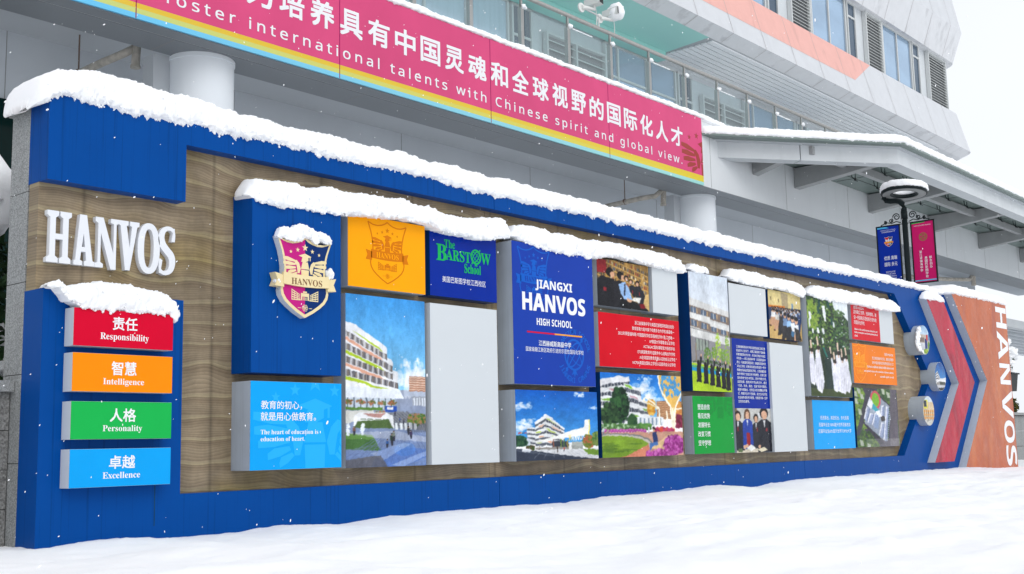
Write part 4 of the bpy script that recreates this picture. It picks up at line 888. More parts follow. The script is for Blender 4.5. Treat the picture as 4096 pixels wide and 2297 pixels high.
words(t, -.1, INK, [('JIANGXI', 'gb', 5.880, 6.555, 2.423, 2.550), ('HANVOS', 'gb', 5.646, 6.797, 2.186, 2.386, .022), ('HIGH SCHOOL', 'gb', 5.888, 6.536, 2.025, 2.105), ('江西赫威斯高级中学', 'cb', 5.915, 6.507, 1.790, 1.854), ('国家级赣江新区政府引进的示范性国际化学校', 'c', 5.686, 6.744, 1.720, 1.773)])
mb = MB(); mb.poly([(5.712, 1.931), (6.208, 1.929), (6.208, 1.946), (5.712, 1.948)], -.1012); mb.build('red_rule', INKR, t)
mb = MB(); mb.poly([(6.208, 1.929), (6.725, 1.927), (6.725, 1.944), (6.208, 1.946)], -.1012); mb.build('gold_rule', INKY, t)
flat_crest('crest_print', PALE_B, 5.860, 2.895, .285, -.1003, t, F_NVB2)
globe_logo(PALE_B, 6.565, 1.715, .175, -.1003, t, wd=.07)
def arc_text(s_, cx, cz, r, a0, a1, h, y, m, t, flip=False):
    mb = MB(); n = len(s_)
    for i, c in enumerate(s_):
        if c == ' ': continue
        a = a0+(a1-a0)*(i+.5)/n; V, F = glyphs(c, 'gb'); lo, hi = V.min(0), V.max(0); U = V-(lo+hi)/2; k = h/.72
        rt = a-math.pi/2 if not flip else a+math.pi/2
        mb.add([(cx+r*math.cos(a)+k*(u*math.cos(rt)-v*math.sin(rt)), y, cz+r*math.sin(a)+k*(u*math.sin(rt)+v*math.cos(rt))) for u, v in U], F)
    mb.build('lettering', m, t)
arc_text('BARSTOW SCHOOL ·', 6.580, 1.700, .285, R(160), R(-10), .062, -.1006, PALE_B, t)
arc_text('JIANGXI CAMPUS', 6.580, 1.700, .285, R(200), R(340), .062, -.1006, PALE_B, t, True)
box_panel('box picturing the school gate with white arch and deep blue sky', 5.475, 6.966, .505, 1.286, -.11, SIDE, None, art_gate())
box_panel('small box picturing pupils and a teacher reading before library shelves', 7.170, 8.288, 2.360, 2.95, -.02, SIDE, None, art_library())
box_panel('small blank white box right of the library picture', 8.315, 8.914, 2.348, 2.94, -.06, SIDE, WHITE)
t = box_panel('red box with eight right aligned lines of white writing', 7.113, 8.912, 1.606, 2.272, -.06, SIDE, F_RED2)
words(t, -.06, INK, [('浙江省镇海中学与美国巴斯图学校联合创办', 'c', 7.884, 8.790, 2.161, 2.211), ('教育部第六批中美千校携手合作学校,南昌唯一', 'c', 7.822, 8.790, 2.088, 2.137), ('2022年荣登福布斯·中国国际学校百强榜位列91强,江西唯一', 'c', 7.515, 8.787, 2.011, 2.061), ('AP美国大学理事会认证学校', 'c', 8.197, 8.789, 1.942, 1.990), ('ACT&GAC国际课程官方授权学校', 'c', 8.060, 8.790, 1.871, 1.917), ('ETS美国教育考试服务中心战略合作学校', 'c', 7.928, 8.790, 1.798, 1.845), ('AI全球国际教育质量认证协会认证学校', 'c', 7.966, 8.790, 1.728, 1.775), ('NCPSA美国全国私立学校认证委员会认证学校', 'c', 7.808, 8.790, 1.658, 1.705)])
box_panel('box picturing a garden with purple flowers and a white funnel pavilion', 7.140, 8.930, .506, 1.537, -.04, NAVY, None, art_garden())
box_panel('tall box picturing dark suited pupils kneeling on a bright lawn', 9.215, 10.245, 1.355, 2.985, -.05, NAVY, None, art_lawn())
t = box_panel('green box with five short lines of white writing', 9.240, 10.290, .509, 1.289, -.02, SIDE, F_GRN2)
words(t, -.02, INK, [('塑造自信', 'cb', 9.359, 9.667, 1.106, 1.180), ('看见优势', 'cb', 9.353, 9.665, .985, 1.058), ('发展特长', 'cb', 9.351, 9.663, .864, .935), ('改变习惯', 'cb', 9.345, 9.660, .741, .814), ('坚守梦想', 'cb', 9.343, 9.662, .620, .693)])
big_eagle(PALE_G, 9.95, 1.72, .62, -.02, t, 9.245, 10.285, .513, 1.285)
box_panel('blank white square box above the navy box full of small writing', 10.310, 11.400, 2.208, 2.93, -.03, SIDE, WHITE)
box_panel('small box picturing a seated audience in a yellow hall', 11.565, 12.620, 2.205, 2.95, .02, NAVY, None, art_audience())
t = box_panel('tall box with navy block of small white writing above a picture of pupils', 10.350, 11.410, .505, 2.135, -.02, SIDE, F_NVB, art_class(), artz=1.134)
PARA = ['江西赫威斯高级中学是在国家级赣江新区管', '委会的大力支持下，由赣江集团和宁波赫威', '斯教育集团合作办学，并且依托两所中美百', '年老校——浙江省镇海中学（中国百强高中', '第九）和美国巴斯图学校（美国密苏里州顶', '尖私立学校）的教育资源创办而成的一所中', '西融合的高品质国际化学校。江西赫威斯高', '级中学奉行“创适合孩子的教育，办家长满', '意的学校”的办学宗旨，坚持“特色引领、', '品质支撑，服务共学”的治校方针，通过', '“引进、吸收、融合、创新”的办学路径，', '探索中西融合、优势互补的双轨制办学模', '式，尊重学生的个性差异，全方位关注学生', '的品格养成和学术发展，全面提升每一位学', '生的综合素养。']
words(t, -.02, INK, [(p, 'c', 10.466-.0006*i, 10.466+.845*(1 if len(p) > 17 else (len(p)/19 if i == 14 else .96)), 2.000-.0562*i, 2.040-.0562*i) for i, p in enumerate(PARA)])
box_panel('tall blank white box right of the navy writing box', 11.385, 12.442, .497, 2.124, -.06, SIDEW, WHITE)
box_panel('tall box picturing graduates in white gowns throwing caps under trees', 12.690, 14.190, 1.348, 2.94, -.05, SIDE, None, art_gowns())
t = box_panel('small crimson box with white writing, beside the graduates picture', 14.480, 15.640, 2.350, 2.95, .02, SIDE, F_RED2)
words(t, .02, INK, [('愿景VISION', 'c', 14.586, 14.991, 2.878, 2.935), ('坚持融汇世界，创新教育，建', 'c', 14.574, 15.520, 2.796, 2.865), ('设一所具有示范性和引领作用', 'c', 14.578, 15.506, 2.702, 2.771), ('的国际化学校', 'c', 14.577, 15.000, 2.616, 2.685), ('Adhere to the world, innovate education, and', 'sb', 14.566, 15.517, 2.511, 2.550), ('build an exemplary and leading international', 'sb', 14.564, 15.521, 2.455, 2.494), ('school.', 'sb', 14.562, 14.697, 2.400, 2.438)])
box_panel('small blank white box at the upper right end of the wood', 15.650, 16.250, 2.352, 2.95, .03, SIDE, WHITE)
t = box_panel('small orange box with right aligned white writing and pale crest', 14.400, 16.200, 1.600, 2.278, 0.0, SIDE, F_ORA3)
words(t, 0.0, INK, [('使命MISSION', 'c', 15.714, 16.089, 2.117, 2.169), ('努力培育具备中华文化、融通创新精神', 'c', 15.181, 16.087, 2.029, 2.083), ('具有中国灵魂和全球视野的国际化人才', 'c', 15.169, 16.081, 1.951, 2.003), ('Strive to cultivate talents with chinese soul', 'sb', 14.957, 16.075, 1.882, 1.925), ('and global vision who combines chinese culture,', 'sb', 14.812, 16.067, 1.796, 1.839), ('scientific spirit as well.', 'sb', 15.472, 16.067, 1.714, 1.758)])
flat_crest('crest_print', PALE_O2, 14.66, 2.262, .275, -.0006, t, F_ORA3, clip=(14.404, 16.19))
t = box_panel('small cyan box with three lines of white writing', 12.830, 14.337, .510, 1.290, .018, SIDE, F_CYA)
words(t, .018, INK, [('低进高出、高进优出、多元发展', 'c', 13.083, 14.126, .980, 1.043), ('历届毕业生100%直升世界百强名校', 'c', 13.022, 14.178, .870, .931), ('历届毕业生60%直升世界TOP50大学', 'c', 12.998, 14.198, .766, .829)])
box_panel('box picturing the campus from the air with oval running track', 14.460, 16.240, .518, 1.527, .04, NAVY, None, art_aerial())

# crest shield standing proud of the tall blue box
t = thing('crest_shield', 'raised school crest shield with eagle, cream ribbon and magenta and navy halves', 'crest', (2.473, -.145, 1.859))
cx, zt, hw = 2.473, 2.594, .311; sz = hw*.785*(2.95/2.94)
K = lambda P: [(cx+x*hw, zt-.02+q*.2435) for x, q in P]
mb = MB(); mb.prism(K(SHIELD), -.215, -.146); mb.build('shield_body', mat('shield_side', (.62, .66, .68), .4, var=.05), t)
mb = MB(); mb.poly(K(SHIELD), -.2155); mb.build('shield_border', GOLD, t)
mb = MB(); mb.poly(K([(x, y) for x, y in SH_IN if x <= 0.001]), -.2162); mb.build('magenta_half', MAG, t)
mb = MB(); mb.poly(K([(x, y) for x, y in SH_IN if x >= -.001]), -.2164); mb.build('navy_half', NVY, t)
mb = MB()
for k, P in enumerate(STARS+eagle()+campus()+flower()): mb.poly(K(P), -.2172-.00004*(k % 7))
mb.build('eagle_emblem', GOLD, t)
mb = MB(); mb.prism(K(RIB_MAIN), -.245, -.2178); 
for P in RIB_TAILS: mb.prism(K(P), -.236, -.15)
mb.build('ribbon', [GOLD], t)
mb = MB(); text_xz(mb, 'HANVOS', 'sb', 2.298, 2.648, 2.147, 2.206, -.2462); mb.build('lettering', INKB, t)

# round boxes
for lab, cx, cz, k in (('upper round grey box with street view picture and snow stuck to its side', 17.235, 2.472, 0), ('middle round grey box picturing the school gate, at the point of the frame', 17.925, 1.808, 1), ('lower round grey box picturing a classroom with yellow board', 17.214, 1.148, 2)):
    t = thing('round_box', lab, 'display box', (cx, 0, cz-.275), 'round boxes at the frame point')
    mb = MB(); n = 48; r = .275
    for yf, rr in ((-.147, r),):
        vs = [(cx+rr*math.cos(2*math.pi*i/n), y, cz+rr*math.sin(2*math.pi*i/n)) for y in (yf, .28) for i in range(n)]
        mb.add(vs, [tuple(range(n))]+[(i, n+i, n+(i+1) % n, (i+1) % n) for i in range(n)])
    mb.build('drum', SIDE, t)
    art_disc(k).build('picture', cx-r, cx+r, cz-r, cz+r, -.150, PRINT, t, keep=lambda X, Z, cx=cx, cz=cz: (X-cx)**2+(Z-cz)**2 < .268**2)

# chevrons at the right end
t = thing('red_chevron', 'crimson arrow shaped box with pale grey edge, pointing right', 'sign', (18.6, 0, .19))
CH = [(17.481, 3.285), (18.366, 3.285), (19.768, 1.748), (18.328, .192), (17.356, .192), (18.875, 1.706)]
mb = MB(); mb.prism(CH, -.148, 0.0); mb.build('box_body', mat('pale_edge', (.52, .56, .60), .4, var=.03, streak=.08), t)
def inside(P):
    def f(X, Z):
        r = np.zeros(X.shape, bool)
        for i in range(len(P)):
            (ax, az), (bx, bz) = P[i], P[(i+1) % len(P)]
            r ^= ((az > Z) != (bz > Z)) & (X < (bx-ax)*(Z-az)/(bz-az+1e-12)+ax)
        return r
    return f
def cut_face(name, A, P, y, m, t):
    x0, x1 = min(p[0] for p in P), max(p[0] for p in P); z0, z1 = min(p[1] for p in P), max(p[1] for p in P)
    a = A.a.reshape(A.h//2, 2, A.w//2, 2, 3).mean((1, 3)).clip(0, 255)/255
    H, W = a.shape[:2]; L = np.where(a <= .04045, a/12.92, ((a+.055)/1.055)**2.4)
    bm = bmesh.new(); vs = [bm.verts.new((x, y, z)) for x, z in P]; bm.faces.new(vs)
    for d, lo, hi, n in ((0, x0, x1, W), (2, z0, z1, H)):
        for k in range(1, n):
            c = Vector((0, 0, 0)); c[d] = lo+(hi-lo)*k/n; nn = Vector((0, 0, 0)); nn[d] = 1
            bmesh.ops.bisect_plane(bm, geom=bm.verts[:]+bm.edges[:]+bm.faces[:], plane_co=c, plane_no=nn)
    off = Vector(t['_w']); me = bpy.data.meshes.new(name); bm.normal_update()
    for f in bm.faces:
        if f.normal.y > 0: f.normal_flip()
    bm.to_mesh(me); bm.free(); n = len(me.vertices); co = np.zeros(n*3); me.vertices.foreach_get('co', co); co = co.reshape(-1, 3)
    ix = ((co[:, 0]-x0)/(x1-x0)*(W-1)).round().astype(int).clip(0, W-1); iz = ((z1-co[:, 2])/(z1-z0)*(H-1)).round().astype(int).clip(0, H-1)
    at = me.color_attributes.new('print', 'FLOAT_COLOR', 'POINT'); at.data.foreach_set('color', np.concatenate([L[iz, ix], np.ones((n, 1))], 1).astype(np.float32).ravel())
    me.vertices.foreach_set('co', (co-np.array(off)).ravel()); me.materials.append(m); me.update()
    o = bpy.data.objects.new(name, me); COL.objects.link(o); o.parent = t; o['_w'] = tuple(off); return o
cut_face('face_film', art_stripes([(172, 30, 56), (190, 34, 70), (140, 26, 52), (182, 38, 56)], 60, 110, 3), CH, -.1505, PRINT, t)
t = thing('orange_end_panel', 'large orange end panel with white HANVOS reading downwards', 'sign', (20.4, 0, 0))
OP = [(18.80, 3.505), (22.06, 3.520), (22.06, -.05), (18.83, -.05), (20.52, 1.80)]
mb = MB(); mb.prism(OP, -.152, 0.0); mb.build('box_body', MATS['pale_edge'], t)
cut_face('face_film', art_stripes([(182, 94, 54), (194, 112, 64), (166, 82, 54), (190, 106, 62), (174, 90, 56)], 84, 120, 5, 44), OP, -.1545, PRINT, t)
for c, z1, z0, x0 in (('H', 3.425, 2.97, 21.36), ('A', 2.90, 2.28, 21.34), ('N', 2.20, 1.75, 21.34), ('V', 1.62, 1.02, 21.34), ('O', .98, .50, 21.33), ('S', .45, .02, 21.35)):
    mb = MB(); text_xz(mb, c, 'gb', x0, x0+.67, z0, z1, -.157, rot=True, bold=0); mb.build('letter', INK, t)

# ------------------------------------------------------------------ snow lying on the wall and boxes
WALLP = [(.03, 3.54, 3.34), (.08, 3.62, 3.38), (.14, 3.67, 3.43), (.20, 3.71, 3.45), (.30, 3.745, 3.462), (.55, 3.785, 3.452), (.9, 3.785, 3.438), (1.3, 3.76, 3.452), (1.55, 3.745, 3.445), (2.1, 3.718, 3.465), (3, 3.722, 3.452), (4.1, 3.716, 3.468), (5.3, 3.705, 3.42), (6.8, 3.694, 3.448), (8.5, 3.68, 3.43), (10.5, 3.664, 3.41), (13, 3.645, 3.42), (15.3, 3.622, 3.445), (17, 3.612, 3.458), (18.6, 3.59, 3.46), (18.8, 3.58, 3.47)]
snow_strip('snow_pile', 'longest snow cap, along the whole top of the blue display wall', WALLP, -.045, .68, seed=1, dx0=.011, dxk=.0013, ring=40, end=.09, group='snow piles')
def cap(lab, prof, y0, y1, seed, **k): return snow_strip('snow_pile', lab, prof, y0, y1, seed=seed, group='snow piles', **k)
cap('snow cap across the crest, amber and royal blue boxes', [(1.89, 3.056, 2.899), (1.97, 3.096, 2.865), (2.19, 3.105, 2.844), (2.45, 3.115, 2.849), (2.77, 3.126, 2.866), (3.01, 3.118, 2.878), (3.31, 3.147, 2.907), (3.61, 3.152, 2.932), (3.94, 3.158, 2.945), (4.14, 3.138, 2.926), (4.36, 3.108, 2.88), (4.62, 3.1, 2.876), (4.9, 3.125, 2.878), (5.18, 3.164, 2.905), (5.37, 3.14, 2.95), (5.42, 3.08, 2.97)], -.185, .13, 2)
cap('snow cap over the school name box, library picture and small white box', [(5.44, 3.027, 2.987), (5.57, 3.143, 2.966), (5.78, 3.172, 2.928), (6.13, 3.15, 2.896), (6.55, 3.135, 2.89), (6.99, 3.149, 2.898), (7.34, 3.162, 2.954), (7.7, 3.169, 2.979), (8.2, 3.154, 2.946), (8.59, 3.161, 2.927), (8.95, 3.131, 2.917), (9.09, 3.08, 2.94), (9.13, 3.03, 2.961)], -.13, .13, 3)
cap('short snow cap on the kneeling pupils picture', [(9.22, 3.05, 3.0), (9.4, 3.102, 2.975), (9.6, 3.101, 2.975), (9.81, 3.08, 2.99)], -.07, .13, 4)
cap('snow cap on the white square box and the audience picture', [(10.23, 3.037, 3.0), (10.39, 3.134, 2.978), (10.84, 3.161, 2.945), (11.21, 3.158, 2.945), (11.69, 3.145, 2.955), (11.99, 3.138, 2.96), (12.35, 3.147, 2.927), (12.66, 3.105, 2.908), (12.74, 3.03, 2.955)], -.06, .13, 5)
cap('snow cap on the graduates picture and the small crimson box', [(12.77, 3.067, 2.969), (13.09, 3.144, 2.907), (13.74, 3.16, 2.91), (14.59, 3.159, 2.93), (15.5, 3.158, 2.925), (16.14, 3.13, 2.92), (16.38, 3.09, 2.94), (16.44, 3.043, 2.96)], -.085, .13, 6)
cap('small snow cap on the crimson arrow box', [(17.40, 3.315, 3.255), (17.59, 3.439, 3.259), (18.04, 3.45, 3.267), (18.45, 3.355, 3.262)], -.175, -.006, 7)
cap('snow cap on the orange end panel', [(18.62, 3.595, 3.477), (19.09, 3.71, 3.473), (19.84, 3.722, 3.476), (20.71, 3.704, 3.486), (21.63, 3.702, 3.49), (22.05, 3.682, 3.49), (22.2, 3.63, 3.489)], -.19, .64, 8)
cap('snow cap sagging over the red bar on the left panel', [(.12, 1.985, 1.928), (.19, 2.018, 1.915), (.27, 1.985, 1.83), (.35, 1.996, 1.796), (.56, 2.024, 1.785), (.77, 2.025, 1.774), (.95, 1.996, 1.787), (1.13, 1.967, 1.79), (1.20, 1.95, 1.72), (1.25, 1.90, 1.80)], -.165, .12, 9, dx0=.010)
cap('lumpy snow cap on the crest shield', [(2.15, 2.58, 2.541), (2.19, 2.651, 2.535), (2.25, 2.673, 2.541), (2.34, 2.671, 2.538), (2.40, 2.705, 2.55), (2.48, 2.741, 2.575), (2.56, 2.697, 2.56), (2.69, 2.664, 2.55), (2.78, 2.606, 2.545)], -.25, -.15, 10, dx0=.008, end=.05)
mb = MB(); mb.blob((2.755, -.215, 2.275), (.035, .05, .055), 3, 3, .5); tag(mb.build('snow_clump', SNOW, smooth=True), 'snow clump on the right end of the crest ribbon', 'snow')
mb = MB(); mb.blob((2.115+.05, -.20, 2.16), (.025, .04, .03), 5, 3, .5); tag(mb.build('snow_clump', SNOW, smooth=True), 'snow smear on the left end of the crest ribbon', 'snow')
mb = MB()
for k, (x, y, z, r) in enumerate(((17.06, -.13, 2.65, .075), (17.00, -.13, 2.56, .085), (16.985, -.12, 2.46, .09), (16.99, -.12, 2.37, .075), (17.03, -.13, 2.30, .055))): mb.blob((x, y, z), (r, .035, r), k, 3, .4)
tag(mb.build('snow_clump', SNOW, smooth=True), 'snow clump stuck to the upper round box', 'snow')

# ------------------------------------------------------------------ school building behind
bld = thing('school_building', 'large pale grey school building with columns, balcony and overhanging upper storeys', 'building', (18, 6, 0))
YB = 4.8; X0, X1 = -9.0, 50.0
mb = MB(); mb.box(X0, X1, YB, 5.68, 6.345, 7.86)
for k in range(-2, 12):
    x = 18.15+3.6*k
    if x > 17.8: mb.box(x-.006, x+.006, YB-.003, YB, 6.36, 7.8, 1)
mb.build('fascia_beam', [ALU, mat('panel_gap', (.33, .33, .33), .8)], bld)
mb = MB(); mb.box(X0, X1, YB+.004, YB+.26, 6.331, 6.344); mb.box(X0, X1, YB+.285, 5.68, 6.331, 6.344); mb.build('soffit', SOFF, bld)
mb = MB(); mb.box(X0, X1, YB+.262, YB+.283, 6.338, 6.344); mb.build('soffit_trim', ALU, bld)
mb = MB()
for k in range(14): x = -6.05+3.5*k; mb.box(x, x+.012, YB+.27, 5.68, 6.329, 6.333)
mb.build('soffit_joint', MATS['panel_gap'], bld)
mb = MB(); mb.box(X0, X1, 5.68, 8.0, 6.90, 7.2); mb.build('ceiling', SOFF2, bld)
mb = MB(); mb.box(X0, 44.0, 7.85, 8.1, -.3, 6.9)
for x in (-2.5, 1.2, 3.4, 7.4, 11.4, 15.4, 20.5, 25.5, 30.5): mb.box(x, x+.01, 7.846, 7.85, 0, 6.9, 1)
mb.build('ground_floor_wall', [WALLG, MATS['panel_gap']], bld)
mb = MB(); mb.box(-2.2, 3.75, 7.80, 7.84, .4, 5.85); mb.build('shopfront_glass', mat('dark_green_glass', (.004, .022, .020), .06), bld)
for xc in (-8.25, 5.246, 18.745):
    mb = MB(); n = 48
    prof = [(.46, -.3), (.46, 6.27), (.475, 6.275), (.475, 6.331)]
    for k in range(len(prof)-1):
        (ra, za), (rb, zb) = prof[k], prof[k+1]
        vs = [(xc+r*math.cos(2*math.pi*i/n), 5.6+r*math.sin(2*math.pi*i/n), z) for r, z in ((ra, za), (rb, zb)) for i in range(n)]
        mb.add(vs, [(i, (i+1) % n, n+(i+1) % n, n+i) for i in range(n)])
    c = mb.build('column', mat('column_paint', (.80, .84, .88), .42, var=.02, vscale=(.6, .6, .6)), bld, smooth=True)
    mb = MB(); mb.box(xc-.7, xc-.40, 5.75, 6.02, -.3, 6.33); mb.build('pilaster', SOFF2, bld)
# balcony floor and second floor wall with windows and louvres
mb = MB(); mb.box(X0, X1, YB, 8.0, 7.86, 7.90); mb.build('balcony_floor', SNOW, bld)
YW2 = 8.0
mb = MB(); mb.box(X0, 38.5, YW2+.06, YW2+.3, 7.90, 11.2); mb.build('upper_wall', mat('upper_wall_grey', (.60, .63, .65), .5, var=.03), bld)
GLASS = mat('window_glass', (.34, .47, .62), .06, metal=.55, var=.12, vscale=(.5, .5, 1.2))
GLASSD = mat('dark_window_glass', (.09, .13, .18), .05, metal=.3, var=.1, vscale=(.5, .5, 1))
CURT = mat('pale_curtain_glass', (.52, .63, .74), .12, metal=.25, var=.10, vscale=(7, 7, .5))
FRM = mat('window_frame', (.58, .60, .60), .4)
LOUV = mat('louvre_slat', (.72, .74, .73), .45, var=.02)
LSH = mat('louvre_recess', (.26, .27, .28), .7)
def window(x0, x1, y, z0, z1, bars, gm, hbars=(), fw=.06):
    mb = MB(); d0, d1 = y-.05, y+.05
    mb.box(x0, x1, d0, d1, z1-fw, z1); mb.box(x0, x1, d0, d1, z0, z0+fw)
    mb.box(x0, x0+fw, d0, d1, z0+fw, z1-fw); mb.box(x1-fw, x1, d0, d1, z0+fw, z1-fw)
    for b in bars: mb.box(b-fw/2, b+fw/2, d0, d1, z0+fw, z1-fw)
    for h in hbars: mb.box(x0+fw, x1-fw, d0+.012, d1-.012, h-fw/2, h+fw/2)
    f = mb.build('window', FRM, bld)
    mb = MB(); mb.box(x0+fw*.5, x1-fw*.5, y-.004, y+.02, z0+fw*.5, z1-fw*.5); mb.build('pane', gm, f)
def louvre(x0, x1, y, z0, z1, bars=(), step=.13):
    mb = MB(); fw = .055
    mb.box(x0, x0+fw, y-.10, y+.04, z0, z1); mb.box(x1-fw, x1, y-.10, y+.04, z0, z1); mb.box(x0+fw, x1-fw, y-.10, y+.04, z1-fw, z1); mb.box(x0+fw, x1-fw, y-.10, y+.04, z0, z0+fw)
    for b in bars: mb.box(b-.03, b+.03, y-.104, y+.02, z0+fw, z1-fw)
    f = mb.build('louvre', FRM, bld)
    mb = MB(); z = z0+fw+.03
    while z < z1-fw-step*.6:
        mb.hull8([(x0+fw, y-.085, z), (x1-fw, y-.085, z), (x1-fw, y+.01, z+.075), (x0+fw, y+.01, z+.075)], [(x0+fw, y-.085, z+.012), (x1-fw, y-.085, z+.012), (x1-fw, y+.01, z+.088), (x0+fw, y+.01, z+.088)]); z += step
    mb.build('slats', LOUV, f)
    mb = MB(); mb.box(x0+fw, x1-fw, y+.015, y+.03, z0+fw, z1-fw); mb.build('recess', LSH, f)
P2 = 6.96
for k in range(-2, 4):
    s = 16.22+P2*k
    if s+P2 < 5 or s > 37.5: continue
    louvre(s, s+2.37, YW2, 7.95, 10.35, (s+1.15,), .21)
    window(s+2.40, s+5.66, YW2, 7.95, 10.75, (s+2.95, s+4.24), CURT if k == -1 else GLASS, (9.9,) if k != -1 else ())
    window(s+5.76, s+6.50, YW2, 7.95, 10.75, (), GLASSD, (10.0,))
# overhanging third floor: sloped band, ribbon of windows, next band, rounded right end
def band(name, prof, mats, xa, xe, rad=1.0, mi=None, seg=8):
    """profile (y,z) swept along X then round the right hand corner"""
    mb = MB(); n = len(prof); yc = max(p[0] for p in prof)+.6
    rows = [[(xa, y, z) for y, z in prof], [(xe-rad, y, z) for y, z in prof]]
    for i in range(1, seg+1):
        a = math.pi/2*i/seg; row = []
        for y, z in prof:
            r = yc-y; row.append((xe-rad+(r*math.sin(a))*(rad/ (yc-min(p[0] for p in prof)) if False else 1.0)*.62, yc-r*math.cos(a), z))
        rows.append(row)
    rows.append([(p[0], p[1]+6, p[2]) for p in rows[-1]])
    for r_ in rows: mb.v += r_
    for i in range(len(rows)-1):
        for j in range(n):
            q = (j+1) % n; mb.f.append((i*n+j, i*n+q, (i+1)*n+q, (i+1)*n+j)); mb.m.append(0 if mi is None else mi[j])
    mb.f.append(tuple(range(n))); mb.m.append(0)
    o = mb.build(name, mats, bld)
    return o
B1 = [(6.2, 10.94), (5.8, 11.10), (6.2, 12.64), (6.9, 12.64), (6.9, 10.94)]
B2 = [(6.2, 14.60), (5.8, 15.72), (6.15, 17.6), (6.9, 17.6), (6.9, 14.60)]
band('spandrel_band', B1, [ALUD, BANDW], X0, 39.45, mi=[0, 1, 1, 1, 0])
band('spandrel_band', B2, [ALUD, BANDW], X0, 39.45, mi=[0, 1, 1, 1, 0])
def onband(B, k, t, off=.004):
    """point on face k (0 lower, 1 upper) of a band at height fraction t"""
    (ya, za), (yb, zb) = B[k], B[k+1]; y, z = ya+(yb-ya)*t, za+(zb-za)*t
    l = math.hypot(yb-ya, zb-za); return y-off*(zb-za)/l, z+off*(yb-ya)/l
PINK = mat('salmon_panel', (.76, .42, .37), .45, var=.03, streak=.10, streak_scale=3.0)
mb = MB(); ya, za = onband(B1, 1, .37); yb, zb = onband(B1, 1, .995)
mb.add([(X0, ya, za), (29.0, ya, za), (30.8, yb, zb), (X0, yb, zb)], [(0, 1, 2, 3)]); mb.build('salmon_stripe', PINK, bld)
mb = MB()
for B, o_ in ((B1, 0), (B2, .5)):
    for k in range(34):
        x = 3.9+1.74*k+o_
        if x > 37.9: continue
        for f in (0, 1):
            y0_, z0_ = onband(B, f, .005, .007); y1_, z1_ = onband(B, f, .995, .007)
            mb.add([(x-.008, y0_, z0_), (x+.008, y0_, z0_), (x+.008, y1_, z1_), (x-.008, y1_, z1_)], [(0, 1, 2, 3)])
mb.build('panel_joint', mat('joint_grey', (.42, .40, .39), .8), bld)
GREEN = mat('mint_soffit', (.40, .72, .67), .5, var=.02, vscale=(.4, .4, .4))
mb = MB(); mb.add([(X0, 6.2, 10.938), (20.75, 6.2, 10.938), (20.95, 7.9, 10.938), (X0, 7.9, 10.938)], [(0, 1, 2, 3)]); mb.box(X0, 20.9, 7.62, 7.9, 10.72, 10.935); mb.build('mint_soffit', GREEN, bld)
mb = MB(); y = 6.25
while y < 8.6: mb.box(20.98, 36.5, y, y+.15, 10.90, 10.935); y += .19
mb.build('slatted_soffit', mat('slat_white', (.86, .88, .90), .5, streak=.05), bld)
mb = MB(); mb.box(20.5, 36.5, 6.2, 8.7, 10.939, 10.95); mb.build('soffit_backing', mat('slat_gap', (.45, .47, .49), .7), bld)
YW3 = 6.42
mb = MB(); mb.box(X0, 38.15, YW3+.05, YW3+.3, 12.6, 14.65); mb.build('upper_wall', MATS['upper_wall_grey'], bld)
mb = MB(); mb.box(38.15, 38.2, YW3, 9, 12.6, 14.65); mb.build('upper_end_wall', MATS['upper_wall_grey'], bld)
for k in range(-3, 3):
    s = 25.72+5.32*k
    if s > 36: louvre(s+.05, s+1.80, YW3, 12.64, 14.6, (), .105)
    else:
        louvre(s, s+1.27, YW3, 12.64, 14.6, (), .105)
        window(s+1.40, s+3.86, YW3, 12.64, 14.6, (s+2.62,), GLASS)
        window(s+3.98, s+4.62, YW3, 12.64, 14.6, (), GLASSD, (14.1,))

# balustrade on the balcony edge
bal = thing('balcony_railing', 'steel and glass railing along the balcony, tube handrail and square posts', 'railing', (16, 5, 7.9))
mb = MB(); mb.tube([(X0, 5.0, 9.12), (34.5, 5.0, 9.12)], .044, 12); mb.build('handrail', STEEL, bld if False else bal, smooth=True)
def glass_mat():
    m = bpy.data.materials.new('railing_glass'); m.use_nodes = True; t = m.node_tree; t.nodes.remove(t.nodes['Principled BSDF'])
    tr = t.nodes.new('ShaderNodeBsdfTransparent'); tr.inputs[0].default_value = (.86, .93, .94, 1); gl = t.nodes.new('ShaderNodeBsdfGlossy'); gl.inputs['Roughness'].default_value = .05
    mx = t.nodes.new('ShaderNodeMixShader')
    mx.inputs[0].default_value = .10; t.links.new(tr.outputs[0], mx.inputs[1]); t.links.new(gl.outputs[0], mx.inputs[2]); t.links.new(mx.outputs[0], t.nodes['Material Output'].inputs[0]); return m
RG = glass_mat(); POST = mat('post_steel', (.36, .355, .345), .42, metal=.6, var=.1, vscale=(9, 9, 3))
px_ = [1.87+1.422*k for k in range(0, 23)]
for x in px_:
    mb = MB(); mb.box(x-.045, x+.045, 4.97, 5.05, 7.9, 8.86); mb.hull8([(x-.022, 4.98, 8.86), (x+.022, 4.98, 8.86), (x+.022, 5.03, 8.86), (x-.022, 5.03, 8.86)], [(x-.022, 4.985, 9.09), (x+.022, 4.985, 9.09), (x+.022, 5.015, 9.09), (x-.022, 5.015, 9.09)]); mb.build('post', POST, bal)
for x in px_[:-1]:
    mb = MB(); mb.box(x+.055, x+1.422-.055, 4.955, 4.967, 7.98, 8.84); mb.build('glass_panel', RG, bal)
for k, x in enumerate(px_[6:21]):
    mb = MB(); mb.blob((x+.05, 4.97, 8.89), (.07, .05, .05), k, 2, .5)
    if k % 2 == 0:
        for q in range(6): mb.blob((x+.16+.11*q, 4.96, 8.852), (.08, .018, .016), k*7+q, 1, .5)
    tag(mb.build('snow_clump', SNOW, smooth=True), 'small snow clump on top of a railing post and glass pane', 'snow', 'snow clumps on the railing')

